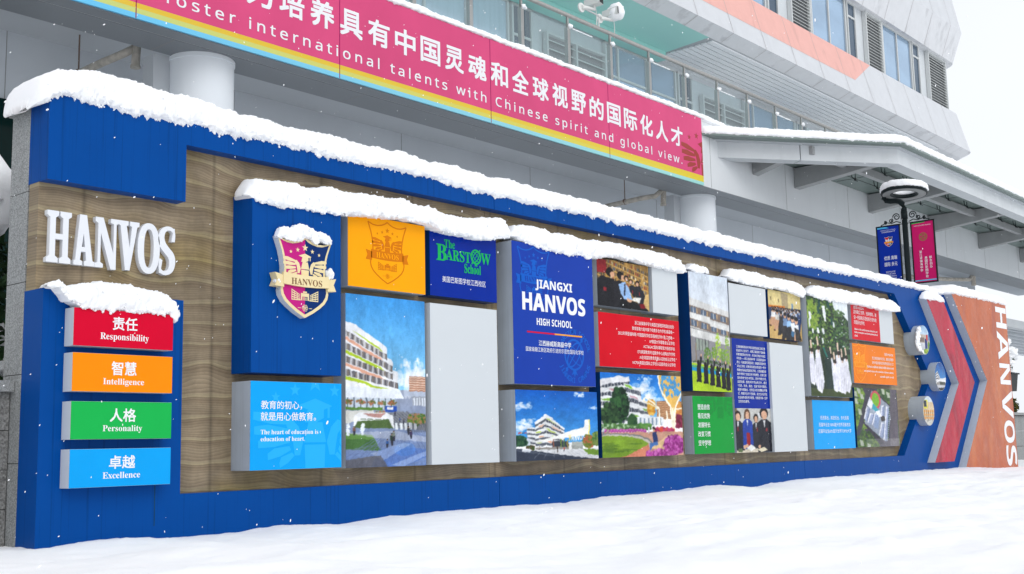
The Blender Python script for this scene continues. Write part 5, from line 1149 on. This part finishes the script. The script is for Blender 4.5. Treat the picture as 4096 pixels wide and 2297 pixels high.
# banner along the fascia
ban = thing('banner_sign', 'long magenta banner with white Chinese and English slogan and rainbow stripes below', 'banner', (9, 4.78, 6.34))
YS = 4.765; BX0, BX1 = -6.0, 17.77
BM = mat('banner_magenta', (.66, .078, .205), .30, var=.07, vscale=(.9, .9, .5), wave=.012)
mb = MB(); mb.box(BX0, BX1, YS, YB-.001, 6.556, 7.885); mb.build('backing', BM, ban)
SY = mat('stripe_yellow', (.76, .56, .012), .35); SO = mat('stripe_orange', (.76, .42, .02), .35); SG = mat('stripe_lime', (.55, .62, .19), .35); SYG = mat('stripe_yellow_green', (.72, .62, .05), .35); SB = mat('stripe_sky', (.09, .50, .80), .35); SB2 = mat('stripe_aqua', (.30, .66, .66), .35)
def stripe(name, z0, z1, ca, cb):
    """the print fades from one ink to another along the banner"""
    m = bpy.data.materials.new(name); m.use_nodes = True; t = m.node_tree; b = t.nodes['Principled BSDF']; b.inputs['Roughness'].default_value = .35
    g = t.nodes.new('ShaderNodeNewGeometry'); s = t.nodes.new('ShaderNodeSeparateXYZ'); t.links.new(g.outputs['Position'], s.inputs[0])
    r = t.nodes.new('ShaderNodeMapRange'); r.inputs['From Min'].default_value = 1; r.inputs['From Max'].default_value = 17; t.links.new(s.outputs['X'], r.inputs['Value'])
    x = t.nodes.new('ShaderNodeMix'); x.data_type = 'RGBA'; x.inputs['A'].default_value = (*ca, 1); x.inputs['B'].default_value = (*cb, 1); t.links.new(r.outputs[0], x.inputs['Factor']); t.links.new(x.outputs['Result'], b.inputs['Base Color'])
    mb = MB(); mb.box(BX0, BX1, YS, YB-.001, z0, z1); mb.build(name, m, ban)
stripe('orange_stripe', 6.4855, 6.556, (.72, .46, .02), (.74, .56, .012))
stripe('lime_stripe', 6.414, 6.4855, (.52, .62, .20), (.74, .58, .012))
stripe('sky_stripe', 6.342, 6.414, (.09, .50, .84), (.33, .68, .64))
mb = MB()
for x in (-3.4, .17, 3.67, 7.156, 10.652, 14.211): mb.box(x-.007, x+.007, YS-.0015, YS, 6.345, 7.88)
mb.build('seam', mat('seam_dark', (.30, .01, .10), .7), ban)  # dark magenta lines at the joints between banner sheets
mb = MB()
for i, c in enumerate('努力培养具有中国灵魂和全球视野的国际化人才'):
    x = 17.015-.583*(21-i)+.068
    text_xz(mb, c, 'cb', x, x+.445, 7.07, 7.485, YS-.003, bold=.026)
mb.build('chinese_lettering', INK, ban)
mb = MB(); text_xz(mb, 'foster international talents with Chinese spirit and global view.', 'g', 4.095, 16.90, 6.628, 6.862, YS-.003, spacing=1.42, bold=.010); text_xz(mb, 'g', 'g', 3.62, 3.75, 6.61, 6.78, YS-.003, bold=.010); mb.build('english_lettering', INK, ban)
BRN = mat('banner_brown_print', (.36, .06, .05), .35)
mb = MB(); hw = 1.21; cx_, zt_ = 17.86, 7.80
for k, P in enumerate(STARS+eagle()):
    Q = [(min(cx_+a*hw, BX1-.004), zt_+b*hw*.70) for a, b in P]
    if max(q[0] for q in Q)-min(q[0] for q in Q) > .01: mb.poly([(a, max(b, 6.56)) for a, b in Q], YS-.0015-.0001*(k % 9))
mb.build('eagle_print', BRN, ban)
BANP = [(-5, 8.02, 7.88), (3, 8.03, 7.885), (9, 8.03, 7.88), (14, 8.02, 7.885), (17.7, 8.03, 7.88), (19, 8.0, 7.84), (21, 7.96, 7.80), (24, 7.95, 7.80)]
cap('thin snow ridge along the top of the magenta banner', BANP, 4.74, 5.15, 21, dx0=.03, dxk=.0012, amp=.8, ring=18)

# security cameras above the railing
def cctv(lab, x, y, z, snowy):
    t = thing('security_camera', lab, 'camera', (x, y, z), 'security cameras'); W_ = mat('camera_white', (.70, .71, .69), .4)
    mb = MB(); n = 14; mb.tube([(x-.36, y, z-.20), (x-.36, y+.03, z-.20)], .10, n); mb.tube([(x-.36, y, z-.20), (x-.20, y-.02, z-.17), (x+.04, y-.02, z-.14)], [.05, .035, .03], 8); mb.tube([(x+.02, y-.02, z-.15), (x+.03, y-.02, z-.05)], .03, 8); mb.build('bracket', W_, t)
    mb = MB(); mb.hull8([(x-.08, y-.24, z-.07), (x+.10, y-.20, z-.07), (x+.13, y+.20, z-.05), (x-.05, y+.18, z-.05)], [(x-.08, y-.24, z+.09), (x+.10, y-.20, z+.09), (x+.13, y+.20, z+.08), (x-.05, y+.18, z+.08)]); mb.build('camera_body', W_, t)
    mb = MB(); mb.hull8([(x-.075, y-.248, z-.06), (x+.095, y-.208, z-.06), (x+.095, y-.203, z-.06), (x-.075, y-.243, z-.06)], [(x-.075, y-.248, z+.08), (x+.095, y-.208, z+.08), (x+.095, y-.203, z+.08), (x-.075, y-.243, z+.08)]); mb.build('lens_window', BLACK, t)
    mb = MB(); mb.tube([(x+.1, y, z-.03), (x+.14, y, z-.25), (x+.12, y, z-.50)], .010, 6); mb.build('cable', W_, t)
    if snowy:
        mb = MB(); mb.blob((x+.06, y-.10, z+.02), (.15, .20, .19), 4, 3, .25); tag(mb.build('snow_clump', SNOW, smooth=True), 'ball of snow covering the right security camera', 'snow')
cctv('white security camera with black front above the railing', 14.10, 5.0, 9.62, False)
cctv('white security camera buried under a ball of snow', 14.72, 5.0, 9.56, True)
mb = MB(); mb.tube([(14.3, 5.0, 9.14), (14.3, 5.0, 9.40), (13.74, 5.0, 9.42)], .02, 8); mb.tube([(14.3, 5.0, 9.40), (14.4, 5.0, 9.36)], .02, 8); tag(mb.build('camera_pole', FRM), 'thin pole and arms on the handrail that carry the two cameras', 'pole')

# drain pipes under the ceiling
def pipe(lab, P, r, rods=()):
    t = thing('drain_pipe', lab, 'pipe', P[0], 'drain pipes under the soffit')
    mb = MB(); mb.tube(P[0:2], r, 14); mb.tube([P[1], (P[1][0], P[1][1], P[1][2]-.04)], r*1.15, 14); mb.build('trap', PIPE, t, smooth=False)
    mb = MB(); mb.tube([(P[0][0], P[0][1], P[0][2]*.45+P[1][2]*.55)]+P[2:], r*.92, 14); mb.build('pipe_run', PIPE, t, smooth=True)
    for q in rods:
        mb = MB(); mb.tube([q, (q[0], q[1], 6.9)], .012, 6); mb.tube([(q[0], q[1]-.02, q[2]), (q[0], q[1]+.02, q[2])], r*1.1, 14); mb.build('hanger', RUST, t)
pipe('stained drain pipe left of the big left column', [(4.56, 6.2, 6.9), (4.53, 6.2, 6.25), (4.40, 6.30, 6.42), (4.30, 6.7, 6.36), (4.12, 7.9, 6.22)], .062, ((4.22, 7.25, 6.30),))
pipe('drain pipe with bend left of the right column', [(17.69, 5.75, 6.9), (17.60, 5.75, 6.05), (17.35, 5.8, 6.20), (17.2, 6.1, 6.17), (17.0, 7.8, 6.05)], .062, ((17.16, 6.5, 6.15),))
pipe('drain pipe under the soffit right of the street lamp', [(37.7, 5.75, 6.9), (37.65, 5.75, 6.04), (37.4, 5.8, 6.2), (36.6, 6.2, 6.17), (33.5, 7.0, 6.1)], .075)

# ------------------------------------------------------------------ entrance canopy
can = thing('entrance_canopy', 'snow covered white canopy with tapered ribs, right of the banner', 'canopy', (28, 4.8, 7.1))
A_, B_, XE = (18.49, 4.8), (22.18, 2.074), 47.0
mb = MB()
def wallbeam(a, b, z0, z1, t):
    dx, dy = b[0]-a[0], b[1]-a[1]; l = math.hypot(dx, dy); nx, ny = -dy/l*t, dx/l*t
    mb.hull8([(a[0], a[1], z0), (b[0], b[1], z0), (b[0]+nx, b[1]+ny, z0), (a[0]+nx, a[1]+ny, z0)], [(a[0], a[1], z1), (b[0], b[1], z1), (b[0]+nx, b[1]+ny, z1), (a[0]+nx, a[1]+ny, z1)])
mid = ((A_[0]*.55+B_[0]*.45), (A_[1]*.55+B_[1]*.45))
wallbeam(A_, (mid[0]-.01, mid[1]+.007), 7.122, 7.490, .34); wallbeam((mid[0]+.01, mid[1]-.007), B_, 7.122, 7.490, .34)
mb.hull8([(B_[0]+.004, B_[1], 7.122), (XE, B_[1], 7.122), (XE, B_[1]+.34, 7.122), (B_[0]+.2, B_[1]+.34, 7.122)], [(B_[0]+.004, B_[1], 7.49), (XE, B_[1], 7.49), (XE, B_[1]+.34, 7.49), (B_[0]+.2, B_[1]+.34, 7.49)])
CW = mat('canopy_white', (.60, .63, .65), .45, var=.04, vscale=(2, 2, 2), streak=.05, streak_scale=3)
mb.build('edge_beam', CW, can)
RIBM = mat('canopy_rib_shaded', (.36, .37, .375), .5, var=.05, streak=.06, streak_scale=4)  # canopy white darkened for ribs and purlins: shade under the roof in the colour
for x in (20.2, 22.34, 26.78, 31.25, 35.7, 40.1, 44.5):
    tip = 2.25 if x > 22 else 3.75
    if 22 < x < 23: tip = 2.3
    mb = MB(); w2 = .13
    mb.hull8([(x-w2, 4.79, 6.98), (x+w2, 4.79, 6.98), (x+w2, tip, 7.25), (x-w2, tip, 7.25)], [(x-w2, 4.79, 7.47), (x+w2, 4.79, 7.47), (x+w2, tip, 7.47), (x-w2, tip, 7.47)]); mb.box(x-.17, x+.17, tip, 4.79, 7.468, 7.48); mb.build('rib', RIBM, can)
mb = MB()
for y in (3.35,):
    xs_ = [20.2, 22.34, 26.78, 31.25, 35.7, 40.1, 44.5, XE]
    for a, b in zip(xs_, xs_[1:]): mb.box(a+.13, b-.13, y, y+.14, 7.27, 7.46)
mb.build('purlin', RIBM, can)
RM = mat('canopy_glass_roof', (.19, .24, .225), .25, var=.08, vscale=(.7, .7, .7))
def plan(P, z0, z1, mb):
    n = len(P); mb.add([(x, y, z0) for x, y in P]+[(x, y, z1) for x, y in P], [tuple(range(n-1, -1, -1)), tuple(range(n, 2*n))]+[(i, (i+1) % n, n+(i+1) % n, n+i) for i in range(n)])
RA, RB = (17.78, 4.79), (22.02, 1.82)
mb = MB(); plan([RA, RB, (XE, 1.82), (XE, 4.79)], 7.515, 7.56, mb); mb.build('roof', RM, can)
mb = MB(); plan([(18.3, 4.78), (22.12, 1.98), (XE, 1.98), (XE, 2.3), (22.3, 2.3), (18.9, 4.78)], 7.491, 7.514, mb); mb.build('roof_gutter', SOFF2, can)
mb = MB()
for x in (21.2, 23.9, 25.3, 28.3, 29.8, 32.8, 34.2, 37.2, 38.7):
    for y in (3.1, 3.9) if x > 22 else (3.7,):
        for s in (-1, 1): mb.tube([(x, y, 7.30), (x+.10*s, y+.06, 7.40), (x+.12*s, y+.06, 7.515)], .011, 6)
        mb.tube([(x-.10, y, 7.30), (x+.10, y, 7.30)], .012, 6)
mb.build('glazing_clamp', BLACK, can)
mb = MB()
for y in (2.85, 3.6, 4.2): mb.box(22.5, XE, y, y+.018, 7.509, 7.5145)
for x in (24.5, 29.0, 33.5, 38): mb.box(x, x+.018, 2.3, 4.7, 7.508, 7.5135)
mb.build('glazing_joint', JOINT, can)
mb = MB(); plan([(18.1, 4.75), (22.2, 1.98), (XE, 1.98), (XE, 4.75)], 7.562, 7.68, mb); mb.build('roof_snow', SNOW, can)
L1 = math.hypot(RB[0]-RA[0], RB[1]-RA[1]); ux, uy = (RB[0]-RA[0])/L1, (RB[1]-RA[1])/L1
def bend(x, y, z):
    """run the loaf along the slanted front and then round the corner"""
    s = x-60.0; R0 = .5
    if s < L1-R0: return (RA[0]+ux*s-uy*y, RA[1]+uy*s+ux*y, z)
    if s > L1+R0: return (RB[0]+(s-L1), RB[1]+y, z)
    t = (s-L1+R0)/(2*R0); a = (RA[0]+ux*s-uy*y, RA[1]+uy*s+ux*y); b = (RB[0]+(s-L1), RB[1]+y); k = t*t*(3-2*t)
    return (a[0]*(1-k)+b[0]*k, a[1]*(1-k)+b[1]*k, z)
cap('deep snow along the front edge of the entrance canopy', [(60.0, 7.76, 7.53), (60.3, 7.79, 7.535), (62, 7.80, 7.535), (64, 7.79, 7.53), (65.2, 7.805, 7.532), (67, 7.80, 7.53), (75, 7.805, 7.53), (89.5, 7.80, 7.53)], -.02, .85, 31, dx0=.035, dxk=0, amp=.75, ring=20, axis=bend, end=.12)

# far walkway roof past the end of the building
wk = thing('walkway_roof', 'flat ribbed walkway roof far beyond the orange end panel', 'roof', (50, 6, 4.7))
mb = MB(); mb.box(40.0, 70, 5.6, 5.9, 4.70, 5.0); mb.build('edge_beam', CW, wk)
mb = MB(); mb.box(40.0, 70, 5.9, 12, 5.02, 5.1); 
for k in range(9): mb.box(40, 70, 6.2+.6*k, 6.32+.6*k, 4.9, 5.02)
mb.build('ribbed_soffit', SOFF2, wk)

# ------------------------------------------------------------------ street lamp
lamp = thing('street_lamp', 'black street lamp with ring head and two banners, behind the wall by the canopy', 'lamp', (20.5, 1.35, 0))
LX = 20.5; TILT = .10
mb = MB(); mb.tube([(LX, 1.35, -.3), (LX, 1.35, 5.45)], .062, 14); mb.tube([(LX, 1.35, 5.45), (LX, 1.35, 5.62)], .072, 14)
mb.tube([(LX, 1.35, 5.60), (LX, 1.352, 5.70), (LX, 1.375, 5.79), (LX, 1.43, 5.855), (LX, 1.52, 5.885), (LX, 1.64, 5.895), (LX, 1.74, 5.925), (LX, 1.79, 5.98), (LX, 1.76, 6.03)], [.064, .064, .064, .064, .063, .063, .062, .06, .05], 12); mb.build('pole', BLACK, lamp, smooth=True)
mb = MB(); n = 56; secs = [(.50, 6.03), (.485, 6.00), (.27, 6.00), (.255, 6.02), (.27, 6.07), (.485, 6.07)]; k_ = len(secs)
for i in range(n):
    a = 2*math.pi*i/n
    for r, z in secs: mb.v.append((LX+r*math.sin(a), 1.32+r*math.cos(a), z-TILT*r*math.sin(a)))
for i in range(n):
    for j in range(k_): mb.f.append((i*k_+j, ((i+1) % n)*k_+j, ((i+1) % n)*k_+(j+1) % k_, i*k_+(j+1) % k_)); mb.m.append(0)
mb.build('lamp_ring', BLACK, lamp)
mb = MB()
for i in range(n):
    a, b = 2*math.pi*i/n, 2*math.pi*(i+1)/n
    mb.add([(LX+r*math.sin(t_), 1.32+r*math.cos(t_), 5.996-TILT*r*math.sin(t_)) for r, t_ in ((.46, a), (.46, b), (.30, b), (.30, a))], [(0, 1, 2, 3)])
mb.build('diffuser', mat('lamp_diffuser', (.30, .31, .31), .5), lamp)
def ringsnow(x, y, z): 
    a = (x-100)/ (0.38); r = .38-(y)
    return (LX+r*math.sin(a), 1.32+r*math.cos(a), z-TILT*r*math.sin(a))
cap('ring of snow on the street lamp head', [(100.0, 6.21, 6.05), (100.6, 6.225, 6.05), (101.2, 6.215, 6.05), (101.8, 6.225, 6.05), (102.39, 6.21, 6.05)], -.125, .125, 41, dx0=.02, dxk=0, amp=.5, ring=16, axis=ringsnow, end=.01)
def scroll(mb, y0, s):
    for a0, r0, cy, cz, turns in ((0, .085, .11, 5.52, 1.5), (2, .05, .24, 5.455, 1.4), (1, .04, .37, 5.42, 1.3)):
        P = [];
        for i in range(26):
            t_ = i/25; r = r0*(1-.75*t_); a = a0+turns*2*math.pi*t_; P.append((LX, y0+s*(cy+r*math.cos(a)), cz+r*math.sin(a)))
        mb.tube(P, .012, 6)
    mb.tube([(LX, y0+s*.02, 5.38), (LX, y0+s*.12, 5.42), (LX, y0+s*.22, 5.39), (LX, y0+s*.34, 5.42), (LX, y0+s*.48, 5.37)], .011, 6)
def lamp_banner(ya, yb, z0, z1, m, kind):
    mb = MB(); x0, x1 = LX-.015, LX+.015; w_ = .028
    mb.box(x0, x1, ya, yb, z1-w_, z1); mb.box(x0, x1, ya, yb, z0, z0+w_); mb.box(x0, x1, ya, ya+w_, z0+w_, z1-w_); mb.box(x0, x1, yb-w_, yb, z0+w_, z1-w_)
    mb.box(x0+.004, x1-.004, min(ya, yb, 1.35), max(ya, yb, 1.35), z1-.02, z1-.005); mb.box(x0+.004, x1-.004, min(ya, yb, 1.35), max(ya, yb, 1.35), z0+.005, z0+.02)
    scroll(mb, 1.42 if kind == 'blue' else 1.28, 1 if kind == 'blue' else -1)
    f = mb.build('banner_frame', BLACK, lamp)
    mb = MB(); mb.box(LX-.004, LX+.004, ya+w_, yb-w_, z0+w_, z1-w_); b = mb.build('banner', m, lamp)
    xx = LX-.0048
    # prints on the side facing the viewer: local u runs from +Y to -Y
    def pr_(name, mm, fn):
        q = MB(); fn(q); q.v = [(xx+(v[1]+.0)*1.0, yb-v[0], v[2]) for v in q.v]; q.build(name, mm, b)
    W = yb-ya
    if kind == 'blue':
        def tx(q):
            text_xz(q, 'HANVOS HIGH SCHOOL', 'g', .10, W-.10, z1-.115, z1-.095, 0); text_xz(q, '江西赫威斯高级中学', 'c', .12, W-.12, z1-.16, z1-.13, 0)
            text_xz(q, '优质 高端', 'cb', .15, W-.11, z1-.78, z1-.69, 0); text_xz(q, '国际 多元', 'cb', .15, W-.11, z1-.92, z1-.83, 0)
            for k, s_ in enumerate(('EXCELLENT', 'HIGH-END', 'INTERNATIONAL', 'PLURALISTIC')): text_xz(q, s_, 'sb', .17-.03*(k > 1), W-.17+.03*(k > 1), z1-1.06-.05*k, z1-1.03-.05*k, 0)
        pr_('lettering', INK, tx)
        cK = lambda P: [(W/2+x*.095, z1-.26+y*.076) for x, y in P]
        pr_('crest_print', GOLD, lambda q: q.poly(cK(SHIELD), -.0002)); pr_('crest_print', INKR, lambda q: q.poly(cK([(x, y) for x, y in SH_IN if x <= 0.001]), -.0006)); pr_('crest_print', NVY, lambda q: q.poly(cK([(x, y) for x, y in SH_IN if x >= -.001]), -.0006))
        pr_('crest_print', INK, lambda q: [q.poly(cK(P), -.001-.00005*k) for k, P in enumerate(eagle()+campus())]); pr_('crest_print', INKY, lambda q: [q.poly(cK(P), -.0016) for P in [RIB_MAIN]+RIB_TAILS])
        pr_('top_stripe', SB, lambda q: q.poly([(w_, z1-.065), (W*.55, z1-.065), (W*.4, z1-.03), (w_, z1-.03)], -.0004))
    else:
        def tx(q):
            text_xz(q, 'HANVOS HIGH SCHOOL', 'g', .08, W-.08, z1-.115, z1-.095, 0)
            for s_, u, zt_ in (('浙江省镇海中学', .16, -.66), ('美国巴斯图学校', .27, -.80), ('联合创办', .37, -.80)):
                for k, c in enumerate(s_): text_xz(q, c, 'cb', u, u+.058, z1+zt_-.068*k-.058, z1+zt_-.068*k, 0)
        pr_('lettering', INK, tx)
        gm = mat('banner_green_print', (.20, .18, .05), .4)
        def gl(q):
            for rr in (.085, .055):
                for i in range(24):
                    a, c = 2*math.pi*i/24, 2*math.pi*(i+1)/24
                    q.poly([(W/2+rr*k*math.cos(t_), z1-.36+rr*k*math.sin(t_)) for k, t_ in ((1.08, a), (1.08, c), (.9, c), (.9, a))], -.0002)
            for a in (.7, 2.3): q.poly([(W/2+.08*math.cos(a+d), z1-.36+.08*math.sin(a+d)) for d in (-.1, .1, math.pi-.1, math.pi+.1)], -.0004)
        pr_('globe_emblem', gm, gl)
        pr_('top_stripe', INKG, lambda q: q.poly([(w_, z1-.055), (W*.6, z1-.045), (W*.6, z1-.03), (w_, z1-.03)], -.0004)); pr_('bottom_stripe', SB, lambda q: q.poly([(w_, z0+.05), (W-w_, z0+.05), (W-w_, z0+.075), (w_, z0+.075)], -.0004))
lamp_banner(1.466, 2.016, 3.98, 5.36, mat('lamp_banner_blue', (.004, .030, .34), .4), 'blue')
lamp_banner(.700, 1.232, 3.98, 5.36, mat('lamp_banner_pink', (.55, .012, .13), .4), 'pink')

# ------------------------------------------------------------------ left edge: low granite wall, bush
low = thing('stone_wall', 'low grey granite block wall running left from the display wall', 'wall', (-3, .65, 0))
mb = MB()
for r in range(4):
    z0 = .0+.30*r-.02; x = XL-.005-(.28 if r % 2 else 0); first = True
    xe = XL-.004
    while xe > -7: mb.box(xe-.62 if not (first and r % 2) else xe-.30, xe-.006, .46, .80, z0, z0+.294); xe -= .62 if not (first and r % 2) else .30; first = False
mb.build('blocks', GRAN_R, low)
mb = MB(); mb.box(-7, XL-.004, .47, .79, -.3, 1.17); mb.build('mortar', JOINT, low)
mb = MB(); mb.box(-7, XL-.004, .40, .86, 1.175, 1.26); mb.build('coping', GRAN, low)
def bush(name, lab, cx, cy, z0, rx, ry, h, seed, cat='bush', snow=True, cols=((.012, .030, .012), (.020, .045, .018)), nleaf=1500):
    g = random.Random(seed); t = thing(name, lab, cat, (cx, cy, z0))
    mb = MB()
    for k in range(7):
        a = g.random()*6.28; mb.tube([(cx, cy, z0), (cx+rx*.3*math.cos(a), cy+ry*.3*math.sin(a), z0+h*.5), (cx+rx*.6*math.cos(a), cy+ry*.6*math.sin(a), z0+h*.85)], [.03, .02, .008], 6)
    mb.build('branches', mat('bark', (.06, .045, .03), .9), t)
    mb = MB()
    for k in range(nleaf):
        a = g.random()*6.28; u = g.random()**.4; v = g.random(); r = u*(math.sin(math.pi*(.15+.8*v))**.6)
        p = Vector((cx+rx*r*math.cos(a), cy+ry*r*math.sin(a), z0+h*v)); d = Vector((g.gauss(0, 1), g.gauss(0, 1), g.gauss(0, .6))).normalized(); e = d.cross(Vector((g.random(), g.random(), g.random()))).normalized(); l = .05+.05*g.random()
        mb.add([p-d*l, p+e*l*.35, p+d*l, p-e*l*.35], [(0, 1, 2, 3)], k % 2)
    mb.build('leaves', [mat(name+'_leaf_dark', cols[0], .5), mat(name+'_leaf_light', cols[1], .5)], t)
    if snow:
        mb = MB()
        for k in range(26):
            a = g.random()*6.28; v = .25+.75*g.random(); r = .95*(math.sin(math.pi*(.15+.8*v))**.6); s = .09+.12*g.random()
            mb.blob((cx+rx*r*math.cos(a)*.92, cy+ry*r*math.sin(a)*.92, z0+h*v), (s*1.2, s*1.1, s*.75), seed*50+k, 3, .45)
        mb.blob((cx, cy, z0+h*.97), (rx*.8, ry*.8, h*.16), seed, 3, .3)
        tag(mb.build('snow_clump', SNOW, smooth=True), 'snow loaded on the '+('tall dark bush at the left edge' if cx < 5 else 'shrub beside the black planter box'), 'snow')
bush('bush', 'tall dark evergreen bush loaded with snow behind the low granite wall', 0.20, 1.75, 0, .62, .6, 3.05, 3, nleaf=2600)
# right edge: planter wall, plants, black box
pw = thing('planter_wall', 'low grey granite planter wall beyond the orange end panel', 'wall', (33, 2.5, 0))
mb = MB()
for r in range(3):
    for k in range(24): mb.box(27.0+.9*k+(.45 if r % 2 else 0), 27.89+.9*k+(.45 if r % 2 else 0), 2.5, 2.9, -.1+.44*r, .33+.44*r)
mb.build('blocks', GRAN, pw)
mb = MB(); mb.box(27, 49, 2.42, 3.0, 1.225, 1.30); mb.build('coping', GRAN, pw)
pl = thing('planter_box', 'black square planter box with snowy rim beside the orange end panel', 'planter', (30.9, 2.75, 1.9))
mb = MB(); mb.hull8([(30.62, 2.55, 1.93), (31.12, 2.55, 1.93), (31.12, 3.0, 1.93), (30.62, 3.0, 1.93)], [(30.56, 2.5, 2.42), (31.18, 2.5, 2.42), (31.18, 3.06, 2.42), (30.56, 3.06, 2.42)]); mb.build('box_body', BLACK, pl)
mb = MB(); mb.box(30.52, 31.22, 2.46, 3.1, 2.42, 2.46); mb.build('rim', BLACK, pl)
mb = MB(); mb.tube([(30.87, 2.78, 1.30), (30.87, 2.78, 1.93)], .05, 10); mb.build('stand', BLACK, pl)
mb = MB(); mb.blob((30.87, 2.75, 2.49), (.34, .30, .07), 2, 3, .3); tag(mb.build('snow_clump', SNOW, smooth=True), 'snow on the rim of the black planter box', 'snow')
bush('shrub', 'green shrub in snow growing out of the black planter box', 30.72, 2.8, 2.46, .42, .35, .95, 9, 'shrub', True, ((.030, .050, .026), (.060, .085, .045)), 500)
bush('low_plant', 'yellow green plant on the planter wall below the black box', 30.75, 2.75, 1.30, .40, .3, .50, 12, 'plant', False, ((.05, .06, .014), (.10, .085, .02)), 500)

# ------------------------------------------------------------------ falling snow
g = random.Random(11); mb = MB()
ico = bmesh.new(); bmesh.ops.create_icosphere(ico, subdivisions=1, radius=1.0); IV = [v.co.copy() for v in ico.verts]; IF = [tuple(v.index for v in f.verts) for f in ico.faces]; ico.free()
cp = Vector((-4.073, -8.328, .683))
for k in range(1500):
    d = 3.5+14*g.random()**.7; u, v = (g.random()-.5)*1.05*.4468*2, (g.random()-.5)*1.05*.2506*2
    p = cp+d*(_f+_r*u+_u*v)
    if p.z < .15 or p.y > 4: continue
    if p.y > -.3 and p.z < 3.9: continue
    s = .0013+.0018*g.random(); ax = Vector((.55+g.gauss(0, .3), .1, .8+g.gauss(0, .35))).normalized(); st = 1.6+1.4*g.random()
    mb.add([p+s*(q+ax*(q.dot(ax))*(st-1)) for q in IV], IF)
struct(mb.build('falling_snow', SNOW), 'stuff')
